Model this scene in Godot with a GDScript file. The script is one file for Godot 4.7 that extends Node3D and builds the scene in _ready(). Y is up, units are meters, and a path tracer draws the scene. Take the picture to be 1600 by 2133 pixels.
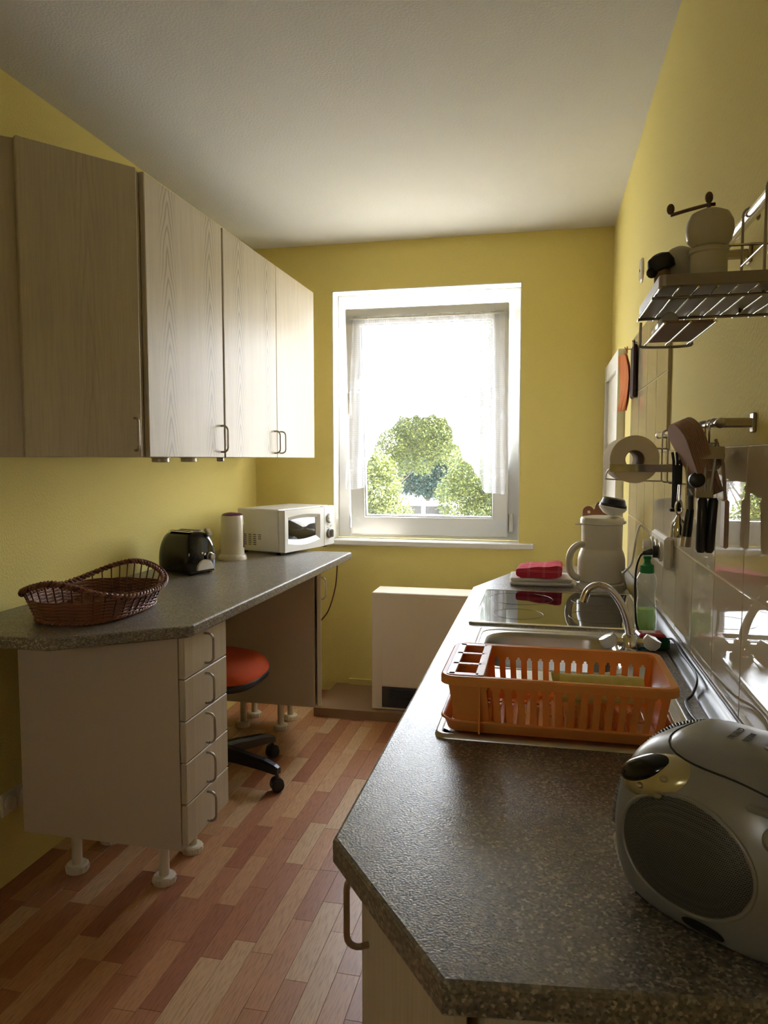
extends Node3D
# A narrow kitchen seen towards its window. y is up, the floor is y = 0, the room runs along -z.

class MB:
	var s := SurfaceTool.new()
	var t := Transform3D.IDENTITY
	func _init():
		s.begin(Mesh.PRIMITIVE_TRIANGLES)
	func tri(a: Vector3, b: Vector3, c: Vector3, g: int = -1):
		s.set_smooth_group(g)
		s.add_vertex(t * a); s.add_vertex(t * b); s.add_vertex(t * c)
	func quad(a: Vector3, b: Vector3, c: Vector3, d: Vector3, g: int = -1):
		tri(a, b, c, g); tri(a, c, d, g)
	func away(p: Array, o: Vector3, g: int = -1):
		var n: Vector3 = (p[1] - p[0]).cross(p[2] - p[0])
		if n.dot(p[0] - o) > 0.0: p.reverse()
		for k in range(1, p.size() - 1): tri(p[0], p[k], p[k + 1], g)
	func box(c: Vector3, size: Vector3, r: float = 0.0):
		var h := size * 0.5
		r = minf(r, minf(h.x, minf(h.y, h.z)) * 0.95)
		var k := h - Vector3(r, r, r)
		for ax in 3:
			var u := (ax + 1) % 3
			var v := (ax + 2) % 3
			for sg in [-1.0, 1.0]:
				var p := []
				for q in [[-1, -1], [1, -1], [1, 1], [-1, 1]]:
					var w := Vector3.ZERO
					w[ax] = h[ax] * sg; w[u] = k[u] * q[0]; w[v] = k[v] * q[1]
					p.append(c + w)
				away(p, c)
			if r > 0.0:
				for q in [[-1, -1], [1, -1], [1, 1], [-1, 1]]:
					var p := []
					for e in [[-1, 0], [1, 0], [1, 1], [-1, 1]]:
						var w := Vector3.ZERO
						w[ax] = k[ax] * e[0]
						w[u] = (h[u] if e[1] == 0 else k[u]) * q[0]
						w[v] = (k[v] if e[1] == 0 else h[v]) * q[1]
						p.append(c + w)
					away(p, c)
		if r > 0.0:
			for sx in [-1, 1]:
				for sy in [-1, 1]:
					for sz in [-1, 1]:
						away([c + Vector3(h.x * sx, k.y * sy, k.z * sz), c + Vector3(k.x * sx, h.y * sy, k.z * sz), c + Vector3(k.x * sx, k.y * sy, h.z * sz)], c)
	func loft(rings: Array, closed: bool = true, cap0: bool = false, cap1: bool = false, g: int = 1):
		for i in rings.size() - 1:
			var a: Array = rings[i]
			var b: Array = rings[i + 1]
			var n := a.size()
			for j in (n if closed else n - 1):
				var m := (j + 1) % n
				quad(a[j], a[m], b[m], b[j], g)
		if cap0: fan(rings[0], true)
		if cap1: fan(rings[rings.size() - 1], false)
	func fan(ring: Array, back: bool):
		var c := Vector3.ZERO
		for p in ring: c += p
		c /= ring.size()
		for j in ring.size():
			var m := (j + 1) % ring.size()
			if back: tri(c, ring[m], ring[j])
			else: tri(c, ring[j], ring[m])
	func tube(pts: Array, r: float, sides: int = 8, closed: bool = false, radii: Array = []):
		var rings := []
		var n := pts.size()
		var up := Vector3.ZERO
		for i in n:
			var d: Vector3
			if closed: d = pts[(i + 1) % n] - pts[(i + n - 1) % n]
			else: d = pts[mini(i + 1, n - 1)] - pts[maxi(i - 1, 0)]
			d = d.normalized()
			if up == Vector3.ZERO:
				up = Vector3.UP if absf(d.y) < 0.9 else Vector3.RIGHT
			up = (up - d * up.dot(d)).normalized()
			var side := d.cross(up)
			var ring := []
			var rr: float = radii[i] if radii.size() > i else r
			for j in sides:
				var a := TAU * j / sides
				ring.append(pts[i] + (up * cos(a) + side * sin(a)) * rr)
			rings.append(ring)
		if closed: rings.append(rings[0])
		loft(rings, true, not closed, not closed)
	func lathe(prof: Array, segs: int = 28, at: Vector3 = Vector3.ZERO, cap0: bool = true, cap1: bool = true):
		var run := []
		var g := 1
		for i in prof.size():
			var ring := []
			for j in segs:
				var a := TAU * j / segs
				ring.append(at + Vector3(cos(a) * prof[i].x, prof[i].y, sin(a) * prof[i].x))
			run.append(ring)
			if i > 0 and i < prof.size() - 1:
				var d0: Vector2 = (prof[i] - prof[i - 1]).normalized()
				var d1: Vector2 = (prof[i + 1] - prof[i]).normalized()
				if d0.dot(d1) < 0.8:
					loft(run, true, false, false, g)
					g += 1
					run = [ring]
		loft(run, true, false, false, g)
		if cap0 and prof[0].x > 0.0001:
			var r0 := []
			for j in segs: r0.append(at + Vector3(cos(TAU * j / segs) * prof[0].x, prof[0].y, sin(TAU * j / segs) * prof[0].x))
			fan(r0, true)
		if cap1 and prof[-1].x > 0.0001:
			var r1 := []
			for j in segs: r1.append(at + Vector3(cos(TAU * j / segs) * prof[-1].x, prof[-1].y, sin(TAU * j / segs) * prof[-1].x))
			fan(r1, false)
	func inset(poly: Array, b: float) -> Array:
		var out := []
		var n := poly.size()
		var area := 0.0
		for i in n: area += poly[i].cross(poly[(i + 1) % n])
		var sg := 1.0 if area > 0.0 else -1.0
		for i in n:
			var d0: Vector2 = (poly[i] - poly[(i + n - 1) % n]).normalized()
			var d1: Vector2 = (poly[(i + 1) % n] - poly[i]).normalized()
			var n0 := Vector2(-d0.y, d0.x) * sg
			var n1 := Vector2(-d1.y, d1.x) * sg
			var m := (n0 + n1).normalized()
			out.append(poly[i] + m * b / maxf(0.3, m.dot(n0)))
		return out
	func flat(poly: Array, y: float, g: int = -1):
		var idx := Geometry2D.triangulate_polygon(PackedVector2Array(poly))
		for k in range(0, idx.size(), 3):
			var p := []
			for q in 3:
				var w: Vector2 = poly[idx[k + q]]
				p.append(Vector3(w.x, y, w.y))
			tri(p[0], p[1], p[2], g)
	func prism(poly: Array, y0: float, y1: float, b: float = 0.0, smooth: bool = false):
		# polygon in x, z
		var rings := []
		var lv := [[0.0, y0], [0.0, y1]]
		if b > 0.0: lv = [[b, y0], [0.0, y0 + b], [0.0, y1 - b], [b * 0.3, y1 - b * 0.3], [b, y1]]
		for l in lv:
			var ring := []
			for w in (inset(poly, l[0]) if l[0] > 0.0 else poly): ring.append(Vector3(w.x, l[1], w.y))
			rings.append(ring)
		loft(rings, true, false, false, 1 if smooth else -1)
		flat(inset(poly, b) if b > 0.0 else poly, y1)
		flat(inset(poly, b) if b > 0.0 else poly, y0)
	func ball(c: Vector3, r: Vector3, segs: int = 16):
		var rings := []
		for i in range(1, segs / 2):
			var a := PI * i / (segs / 2)
			var ring := []
			for j in segs: ring.append(c + Vector3(cos(TAU * j / segs) * sin(a) * r.x, -cos(a) * r.y, sin(TAU * j / segs) * sin(a) * r.z))
			rings.append(ring)
		loft(rings)
		var lo := c - Vector3(0, r.y, 0)
		var hi := c + Vector3(0, r.y, 0)
		for j in segs:
			tri(lo, rings[0][(j + 1) % segs], rings[0][j], 1)
			tri(hi, rings[-1][j], rings[-1][(j + 1) % segs], 1)
	func mesh() -> ArrayMesh:
		s.generate_normals()
		return s.commit()

var taken := {}
var M := {}
var rng := RandomNumberGenerator.new()

func P(x: float, y: float, d: float) -> Vector3:
	return Vector3(x, y, -d)
func numbered(called: String) -> String:
	var n: int = taken.get(called, 0)
	taken[called] = n + 1
	return called if n == 0 else "%s_%03d" % [called, n]
func obj(called: String, mb, m: Material, parent: Node = null) -> MeshInstance3D:
	var o := MeshInstance3D.new()
	o.mesh = mb.mesh() if mb is MB else mb
	o.material_override = m
	o.cast_shadow = GeometryInstance3D.SHADOW_CASTING_SETTING_ON
	if parent == null:
		o.name = numbered(called)
		add_child(o)
	else:
		var k := 0
		var nm := called
		while parent.has_node(nm):
			k += 1
			nm = "%s_%03d" % [called, k]
		o.name = nm
		parent.add_child(o, true)
	return o
func tag(o: Node, label: String, category: String, group: String = "") -> Node:
	o.set_meta("label", label)
	o.set_meta("category", category)
	if group: o.set_meta("group", group)
	return o
func thing(called: String, label: String, category: String, at: Vector3 = Vector3.ZERO, turn: float = 0.0, group: String = "") -> Node3D:
	var o := Node3D.new()
	o.name = numbered(called)
	add_child(o)
	o.position = at
	o.rotation.y = turn
	tag(o, label, category, group)
	return o
func struct(called: String, mb, m: Material, label: String, category: String) -> MeshInstance3D:
	var o := obj(called, mb, m)
	o.set_meta("kind", "structure")
	tag(o, label, category)
	return o
func copy_of(o: Node3D, label: String) -> Node3D:
	var c: Node3D = o.duplicate()
	c.name = numbered(String(o.name).rstrip("_0123456789"))
	add_child(c)
	c.set_meta("label", label)
	return c
func arc(c: Vector3, a: Vector3, b: Vector3, from: float, to: float, n: int) -> Array:
	var out := []
	for i in n + 1:
		var w := deg_to_rad(lerpf(from, to, float(i) / n))
		out.append(c + a * cos(w) + b * sin(w))
	return out
func smooth_path(pts: Array, n: int = 6, closed: bool = false) -> Array:
	var out := []
	var m := pts.size()
	for i in (m if closed else m - 1):
		var p0: Vector3 = pts[(i + m - 1) % m] if closed else pts[maxi(i - 1, 0)]
		var p1: Vector3 = pts[i]
		var p2: Vector3 = pts[(i + 1) % m]
		var p3: Vector3 = pts[(i + 2) % m] if closed else pts[mini(i + 2, m - 1)]
		for k in n: out.append(p1.cubic_interpolate(p2, p0, p3, float(k) / n))
	if not closed: out.append(pts[m - 1])
	return out
func round_rect(x0: float, z0: float, x1: float, z1: float, r: float, n: int = 5) -> Array:
	var out := []
	for q in [[x1 - r, z1 - r, 0.0], [x0 + r, z1 - r, 90.0], [x0 + r, z0 + r, 180.0], [x1 - r, z0 + r, 270.0]]:
		for i in n + 1:
			var a := deg_to_rad(q[2] + 90.0 * i / n)
			out.append(Vector2(q[0] + cos(a) * r, q[1] + sin(a) * r))
	return out
func ring3(poly: Array, y: float) -> Array:
	var out := []
	for w in poly: out.append(Vector3(w.x, y, w.y))
	return out
func bow(mb: MB, at: Vector3, out: Vector3, along: Vector3, length: float, reach: float, r: float):
	# a bow handle: two feet and a rounded grip
	var h := along * length * 0.5
	var c := minf(reach * 0.75, 0.02)
	var pts := [at - h, at - h + out * (reach - c)]
	pts.append_array(arc(at - h + along * c + out * (reach - c), -along * c, out * c, 0, 90, 5))
	pts.append_array(arc(at + h - along * c + out * (reach - c), out * c, along * c, 0, 90, 5))
	pts.append(at + h + out * (reach - c)); pts.append(at + h)
	mb.tube(pts, r, 8)

# ---------------------------------------------------------------- materials
func mat(c: Color, rough: float = 0.5, metal: float = 0.0, spec: float = 0.5) -> StandardMaterial3D:
	var m := StandardMaterial3D.new()
	m.albedo_color = c
	m.roughness = rough
	m.metallic = metal
	m.metallic_specular = spec
	return m
func c8(r: int, g: int, b: int) -> Color:
	return Color(r / 255.0, g / 255.0, b / 255.0)
func noise_tex(kind: int, freq: float, size: int, ramp: Array, normal: float = 0.0, seed_: int = 1, octaves: int = 3) -> NoiseTexture2D:
	var n := FastNoiseLite.new()
	n.noise_type = kind
	n.frequency = freq
	n.seed = seed_
	n.fractal_octaves = octaves
	if kind == FastNoiseLite.TYPE_CELLULAR:
		n.cellular_return_type = FastNoiseLite.RETURN_CELL_VALUE
		n.fractal_type = FastNoiseLite.FRACTAL_NONE
	var t := NoiseTexture2D.new()
	t.width = size; t.height = size
	t.seamless = true
	t.noise = n
	if ramp.size() > 0:
		var g := Gradient.new()
		var cs := PackedColorArray()
		var os := PackedFloat32Array()
		for e in ramp:
			os.append(e[0]); cs.append(e[1])
		g.offsets = os; g.colors = cs
		t.color_ramp = g
	if normal > 0.0:
		t.as_normal_map = true
		t.bump_strength = normal
	return t
func tri_map(m: StandardMaterial3D, scale: Vector3, world: bool = true, off: Vector3 = Vector3.ZERO) -> StandardMaterial3D:
	m.uv1_triplanar = true
	m.uv1_world_triplanar = world
	m.uv1_scale = scale
	m.uv1_offset = off
	return m
func grain_image(w: int, h: int, columns: Array, seed_: int) -> ImageTexture:
	# pale ash: fine upright pores and pointed cathedral figure in the given columns
	var n := FastNoiseLite.new()
	n.seed = seed_
	n.frequency = 1.0
	n.fractal_octaves = 2
	var im := Image.create_empty(w, h, false, Image.FORMAT_RGB8)
	for y in h:
		var v := float(y) / h
		for x in w:
			var u := float(x) / w
			var k := 1.0 - 0.055 * clampf(n.get_noise_2d(x * 0.45, v * 4.0) + 0.25, 0.0, 1.0) - 0.03 * clampf(n.get_noise_2d(x * 0.05, v * 1.2 + 40.0) + 0.4, 0.0, 1.0)
			for c in columns:
				var d: float = absf(u - c[0] - 0.012 * n.get_noise_2d(7.0, v * 3.0)) / c[1]
				if d < 1.7:
					var ph: float = (v + 0.03 * n.get_noise_2d(v * 5.0, 9.0)) * c[2] - pow(d, 1.2) * 1.6
					var f := absf(fposmod(ph, 1.0) - 0.5) * 2.0
					k -= c[3] * smoothstep(0.45, 1.0, f) * clampf(1.7 - d, 0.0, 1.0)
			im.set_pixel(x, y, Color(k, k * (0.985 + 0.015 * k), k * (0.96 + 0.04 * k)))
	return ImageTexture.create_from_image(im)

func make_materials():
	var white := Color(1, 1, 1)
	M.wall = tri_map(mat(c8(240, 222, 136), 0.9), Vector3.ONE * 1.6)
	M.wall.normal_enabled = true
	M.wall.normal_texture = noise_tex(FastNoiseLite.TYPE_SIMPLEX, 0.09, 512, [], 6.0, 3)
	M.wall.normal_scale = 0.10
	M.ceiling = tri_map(mat(c8(222, 219, 212), 0.95), Vector3.ONE * 1.6)
	M.ceiling.normal_enabled = true
	M.ceiling.normal_texture = M.wall.normal_texture
	M.ceiling.normal_scale = 0.09
	M.outer = mat(c8(205, 200, 190), 0.9)
	M.white_paint = mat(c8(240, 238, 232), 0.55)
	M.frame = mat(c8(238, 238, 236), 0.32)
	M.sill = mat(c8(236, 234, 228), 0.35)
	M.gasket = mat(c8(60, 60, 60), 0.7)
	var ash := c8(202, 189, 162)
	M.ash_a = tri_map(mat(ash, 0.40, 0.0, 0.36), Vector3(1 / 0.6, 1 / 0.97, 1 / 0.6), false, Vector3(0.5, 0.5, 0.5))
	M.ash_a.albedo_texture = grain_image(256, 512, [[0.26, 0.062, 12.0, 0.19], [0.80, 0.062, 11.0, 0.19]], 5)
	M.ash_b = tri_map(mat(ash, 0.40, 0.0, 0.36), Vector3(1 / 0.6, 1 / 0.97, 1 / 0.6), false, Vector3(0.5, 0.5, 0.5))
	M.ash_b.albedo_texture = grain_image(256, 512, [[0.53, 0.05, 4.0, 0.05]], 8)
	M.ash_plain = tri_map(mat(c8(208, 194, 168), 0.42, 0.0, 0.36), Vector3(1 / 0.6, 1 / 0.97, 1 / 0.6), false, Vector3(0.5, 0.5, 0.5))
	M.ash_plain.albedo_texture = grain_image(256, 256, [], 12)
	M.carcass = mat(c8(204, 188, 164), 0.5)
	M.edge = mat(c8(186, 158, 122), 0.5)
	var st := noise_tex(FastNoiseLite.TYPE_CELLULAR, 0.14, 1024, [[0.0, c8(70, 65, 60)], [0.25, c8(100, 94, 87)], [0.6, c8(124, 116, 105)], [0.82, c8(148, 138, 123)], [0.93, c8(176, 165, 147)], [1.0, c8(200, 190, 170)]], 0.0, 11)
	M.granite = tri_map(mat(white, 0.32, 0.0, 0.68), Vector3.ONE * 2.2)
	M.granite.albedo_texture = st
	M.granite.normal_enabled = true
	M.granite.normal_texture = noise_tex(FastNoiseLite.TYPE_SIMPLEX, 0.2, 512, [], 3.0, 21)
	M.granite.normal_scale = 0.12
	var fl := noise_tex(FastNoiseLite.TYPE_SIMPLEX, 0.02, 512, [[0.0, Color(0.80, 0.78, 0.76)], [0.45, Color(0.95, 0.95, 0.94)], [1.0, white]], 0.0, 31, 5)
	M.planks = []
	for c in [c8(182, 120, 82), c8(210, 160, 114), c8(194, 136, 92), c8(216, 174, 130), c8(172, 110, 78), c8(202, 144, 100), c8(186, 126, 90), c8(206, 152, 108)]:
		var m := tri_map(mat(c, 0.38), Vector3(14.0, 1.0, 1.1))
		m.albedo_texture = fl
		M.planks.append(m)
	M.joint = mat(c8(110, 66, 46), 0.6)
	M.tile = mat(c8(216, 202, 172), 0.01, 0.0, 0.85)
	M.tile_yellow = mat(c8(226, 210, 138), 0.06, 0.0, 0.6)
	M.grout = mat(c8(196, 182, 150), 0.85)
	M.steel = tri_map(mat(c8(196, 194, 190), 0.3, 1.0), Vector3(4, 4, 60))
	M.chrome = mat(c8(222, 220, 216), 0.12, 1.0)
	M.nickel = mat(c8(176, 168, 156), 0.3, 1.0)
	M.hob = mat(c8(16, 15, 15), 0.04, 0.0, 0.7)
	M.hob_print = mat(c8(120, 118, 114), 0.25)
	M.black = mat(c8(28, 27, 27), 0.35)
	M.black_gloss = mat(c8(12, 11, 12), 0.1, 0.0, 0.5)
	M.black_soft = mat(c8(34, 33, 34), 0.6)
	M.white_plastic = mat(c8(236, 232, 222), 0.3)
	M.cream = mat(c8(228, 218, 196), 0.3)
	M.heater = mat(c8(226, 210, 184), 0.45)
	M.orange = mat(c8(255, 182, 94), 0.26)
	M.orange.backlight_enabled = true
	M.orange.backlight = Color(0.8, 0.42, 0.1)
	M.seat = tri_map(mat(c8(240, 98, 48), 0.9), Vector3.ONE * 30.0, false)
	M.seat.albedo_texture = noise_tex(FastNoiseLite.TYPE_SIMPLEX, 0.2, 256, [[0.0, Color(0.82, 0.8, 0.8)], [1.0, white]], 0.0, 41)
	M.purple = mat(c8(112, 52, 92), 0.25)
	M.cable_brown = mat(c8(92, 34, 26), 0.5)
	M.wicker = [mat(c8(124, 72, 48), 0.36), mat(c8(146, 90, 60), 0.36), mat(c8(102, 58, 40), 0.4)]
	M.vent = mat(c8(128, 118, 104), 0.7)
	M.filter = mat(c8(164, 124, 98), 0.85)
	M.mill = mat(c8(206, 196, 172), 0.35)
	M.crank = mat(c8(96, 74, 50), 0.45)
	M.wire = mat(c8(206, 204, 198), 0.22, 0.3)

# ---------------------------------------------------------------- the setting
const XL := -1.74     # left wall
const XR := 0.345     # right wall (tiles stand 1 cm proud of it)
const ZB := -4.25     # window wall
const ZF := 0.95      # wall behind the camera
const H := 2.675

func build_camera_and_light():
	var cam := Camera3D.new()
	cam.name = "camera"
	add_child(cam)
	cam.position = Vector3(0, 1.42, 0)
	cam.look_at_from_position(cam.position, cam.position + Vector3(-0.21399, -0.07268, -0.97413), Vector3.UP)
	cam.fov = 69.76
	cam.near = 0.02
	cam.far = 300.0
	cam.current = true
	var we := WorldEnvironment.new()
	we.name = "environment"
	var e := Environment.new()
	var sky := Sky.new()
	var sm := ProceduralSkyMaterial.new()
	sm.sky_top_color = Color(0.88, 0.93, 1.0)
	sm.sky_horizon_color = Color(1.0, 0.985, 0.96)
	sm.ground_bottom_color = Color(0.5, 0.48, 0.44)
	sm.ground_horizon_color = Color(0.8, 0.8, 0.78)
	sm.energy_multiplier = 1.0
	sky.sky_material = sm
	e.background_mode = Environment.BG_SKY
	e.sky = sky
	e.background_energy_multiplier = SKY
	e.tonemap_mode = Environment.TONE_MAPPER_LINEAR
	e.tonemap_exposure = 1.24
	e.sdfgi_enabled = true
	e.ssao_enabled = true
	e.ssil_enabled = true
	we.environment = e
	add_child(we)
	var sun := DirectionalLight3D.new()
	sun.name = "sun"
	sun.light_energy = SUN
	sun.light_color = Color(1.0, 0.97, 0.92)
	sun.light_angular_distance = 0.6
	sun.shadow_enabled = true
	add_child(sun)
	sun.look_at_from_position(Vector3.ZERO, Vector3(-0.52, -1.0, 0.25), Vector3.UP)

const SKY := 14.2
const SUN := 12.0

func wall_box(mb: MB, x0: float, x1: float, y0: float, y1: float, z0: float, z1: float):
	mb.box(Vector3((x0 + x1) / 2, (y0 + y1) / 2, (z0 + z1) / 2), Vector3(absf(x1 - x0), absf(y1 - y0), absf(z1 - z0)))

func build_shell():
	var mb := MB.new()
	wall_box(mb, XL - 0.3, XL, -0.25, H + 0.25, ZB - 0.36, ZF + 0.2)
	struct("wall_left", mb, M.wall, "yellow left wall behind the wall cabinets and long worktop", "wall")
	mb = MB.new()
	wall_box(mb, XR, XR + 0.3, -0.25, H + 0.25, ZB - 0.36, ZF + 0.2)
	var wr := struct("wall_right", mb, M.wall, "yellow right wall tiled above the sink and hob", "wall")
	mb = MB.new()
	# a small light in the entrance lets some daylight in behind the camera
	wall_box(mb, XL, XR, -0.25, 1.38, ZF, ZF + 0.2)
	wall_box(mb, XL, XR, 1.78, H + 0.25, ZF, ZF + 0.2)
	wall_box(mb, XL, -1.05, 1.38, 1.78, ZF, ZF + 0.2)
	wall_box(mb, -0.80, XR, 1.38, 1.78, ZF, ZF + 0.2)
	struct("wall_front", mb, M.wall, "yellow wall behind the camera, out of the picture", "wall")
	# window wall with its opening
	var ox0 := -1.248
	var ox1 := -0.144
	var oy0 := 0.905
	var oy1 := 2.404
	mb = MB.new()
	wall_box(mb, XL, ox0, -0.25, H + 0.25, ZB - 0.36, ZB)
	wall_box(mb, ox1, XR, -0.25, H + 0.25, ZB - 0.36, ZB)
	wall_box(mb, ox0, ox1, -0.25, oy0, ZB - 0.36, ZB)
	wall_box(mb, ox0, ox1, oy1, H + 0.25, ZB - 0.36, ZB)
	var wb := struct("wall_back", mb, M.wall, "yellow end wall around the window", "wall")
	mb = MB.new()
	wall_box(mb, ox0, ox0 + 0.006, oy0, oy1, ZB - 0.36, ZB + 0.001)
	wall_box(mb, ox1 - 0.006, ox1, oy0, oy1, ZB - 0.36, ZB + 0.001)
	wall_box(mb, ox0, ox1, oy1 - 0.006, oy1, ZB - 0.36, ZB + 0.001)
	obj("reveal", mb, M.white_paint, wb)
	mb = MB.new()
	wall_box(mb, XL - 0.3, XR + 0.3, H, H + 0.25, ZB - 0.36, ZF + 0.2)
	struct("ceiling", mb, M.ceiling, "white woodchip ceiling over the whole kitchen", "ceiling")
	mb = MB.new()
	wall_box(mb, XL, XR, -0.25, -0.003, ZB, ZF)
	var fl := struct("floor", mb, M.planks[2], "laminate floor of short reddish and tan wood strips", "floor")
	# short strips, three shades and more, laid along the room
	rng.seed = 77
	var w := 0.0665
	var nx := int(ceil((XR - XL) / w))
	for i in nx:
		var x0 := XL + i * w
		if x0 > -0.12: break
		var x1 := minf(x0 + w, XR) - 0.0006
		var z := -1.12 - rng.randf() * 0.3
		var last := -1
		mb = MB.new()
		while z > ZB:
			var l := rng.randf_range(0.27, 0.46)
			var z1 := maxf(z - l, ZB)
			var k: int = rng.randi() % M.planks.size()
			if k == last: k = (k + 3) % M.planks.size()
			last = k
			mb = MB.new()
			mb.box(Vector3((x0 + x1) / 2, -0.0015, (z + z1) / 2), Vector3(x1 - x0, 0.003, z - z1 - 0.0008), 0.0006)
			obj("strip", mb, M.planks[k], fl)
			z = z1
	# tiles above the right worktop, and a taller field behind the hob
	mb = MB.new()
	wall_box(mb, XR - 0.008, XR, 0.93, 1.443, -3.158, -0.28)
	wall_box(mb, XR - 0.008, XR, 1.443, 1.895, -3.158, -2.2335)
	obj("grout", mb, M.grout, wr)
	var tm := {}
	var ys := [0.941, 1.19, 1.443, 1.67, 1.897]
	for k in range(-5, 9):
		var d0 := 1.355 + 0.2195 * k
		var d1 := minf(d0 + 0.2195, 3.16)
		if d1 - d0 < 0.02: continue
		for r in 4:
			if r > 1 and k < 4: continue
			var key := "%d_%.3f" % [r, d1 - d0]
			if not tm.has(key):
				mb = MB.new()
				mb.box(Vector3.ZERO, Vector3(0.010, ys[r + 1] - ys[r] - 0.003, d1 - d0 - 0.003), 0.0012)
				tm[key] = mb.mesh()
			var o := obj("tile", tm[key], M.tile, wr)
			o.position = P(XR - 0.005, (ys[r] + ys[r + 1]) / 2, (d0 + d1) / 2)
			o.rotation.y = rng.randf_range(-0.0012, 0.0012)
			o.rotation.z = rng.randf_range(-0.0012, 0.0012)
	# round cover plate high on the right wall
	var t := thing("junction_cover", "round cream cover plate high on the right wall", "cover plate", P(XR, 2.125, 2.965), 0)
	mb = MB.new()
	mb.t = Transform3D(Basis(Vector3(0, 0, 1), PI / 2), Vector3.ZERO)
	mb.lathe([Vector2(0.046, 0.0), Vector2(0.046, 0.004), Vector2(0.04, 0.009), Vector2(0.0, 0.010)], 32)
	obj("plate", mb, M.cream, t)
	mb = MB.new()
	mb.t = Transform3D(Basis(Vector3(0, 0, 1), PI / 2), Vector3.ZERO)
	mb.lathe([Vector2(0.006, 0.009), Vector2(0.005, 0.012), Vector2(0.0, 0.012)], 12)
	obj("screw", mb, M.nickel, t)
	# white door casing at the far end of the right wall
	var dr := Node3D.new()
	dr.name = "door_1"
	add_child(dr)
	dr.set_meta("kind", "structure")
	tag(dr, "white panelled door casing at the far end of the right wall", "door")
	mb = MB.new()
	wall_box(mb, XR - 0.034, XR, 0, 1.912, -3.60, -3.495)
	wall_box(mb, XR - 0.034, XR, 0, 1.912, -4.246, -4.18)
	wall_box(mb, XR - 0.034, XR, 1.83, 1.912, -4.18, -3.60)
	obj("casing", mb, M.white_paint, dr)
	mb = MB.new()
	wall_box(mb, XR - 0.020, XR, 0.005, 1.828, -4.178, -3.602)
	obj("door_leaf", mb, M.white_paint, dr)

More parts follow.
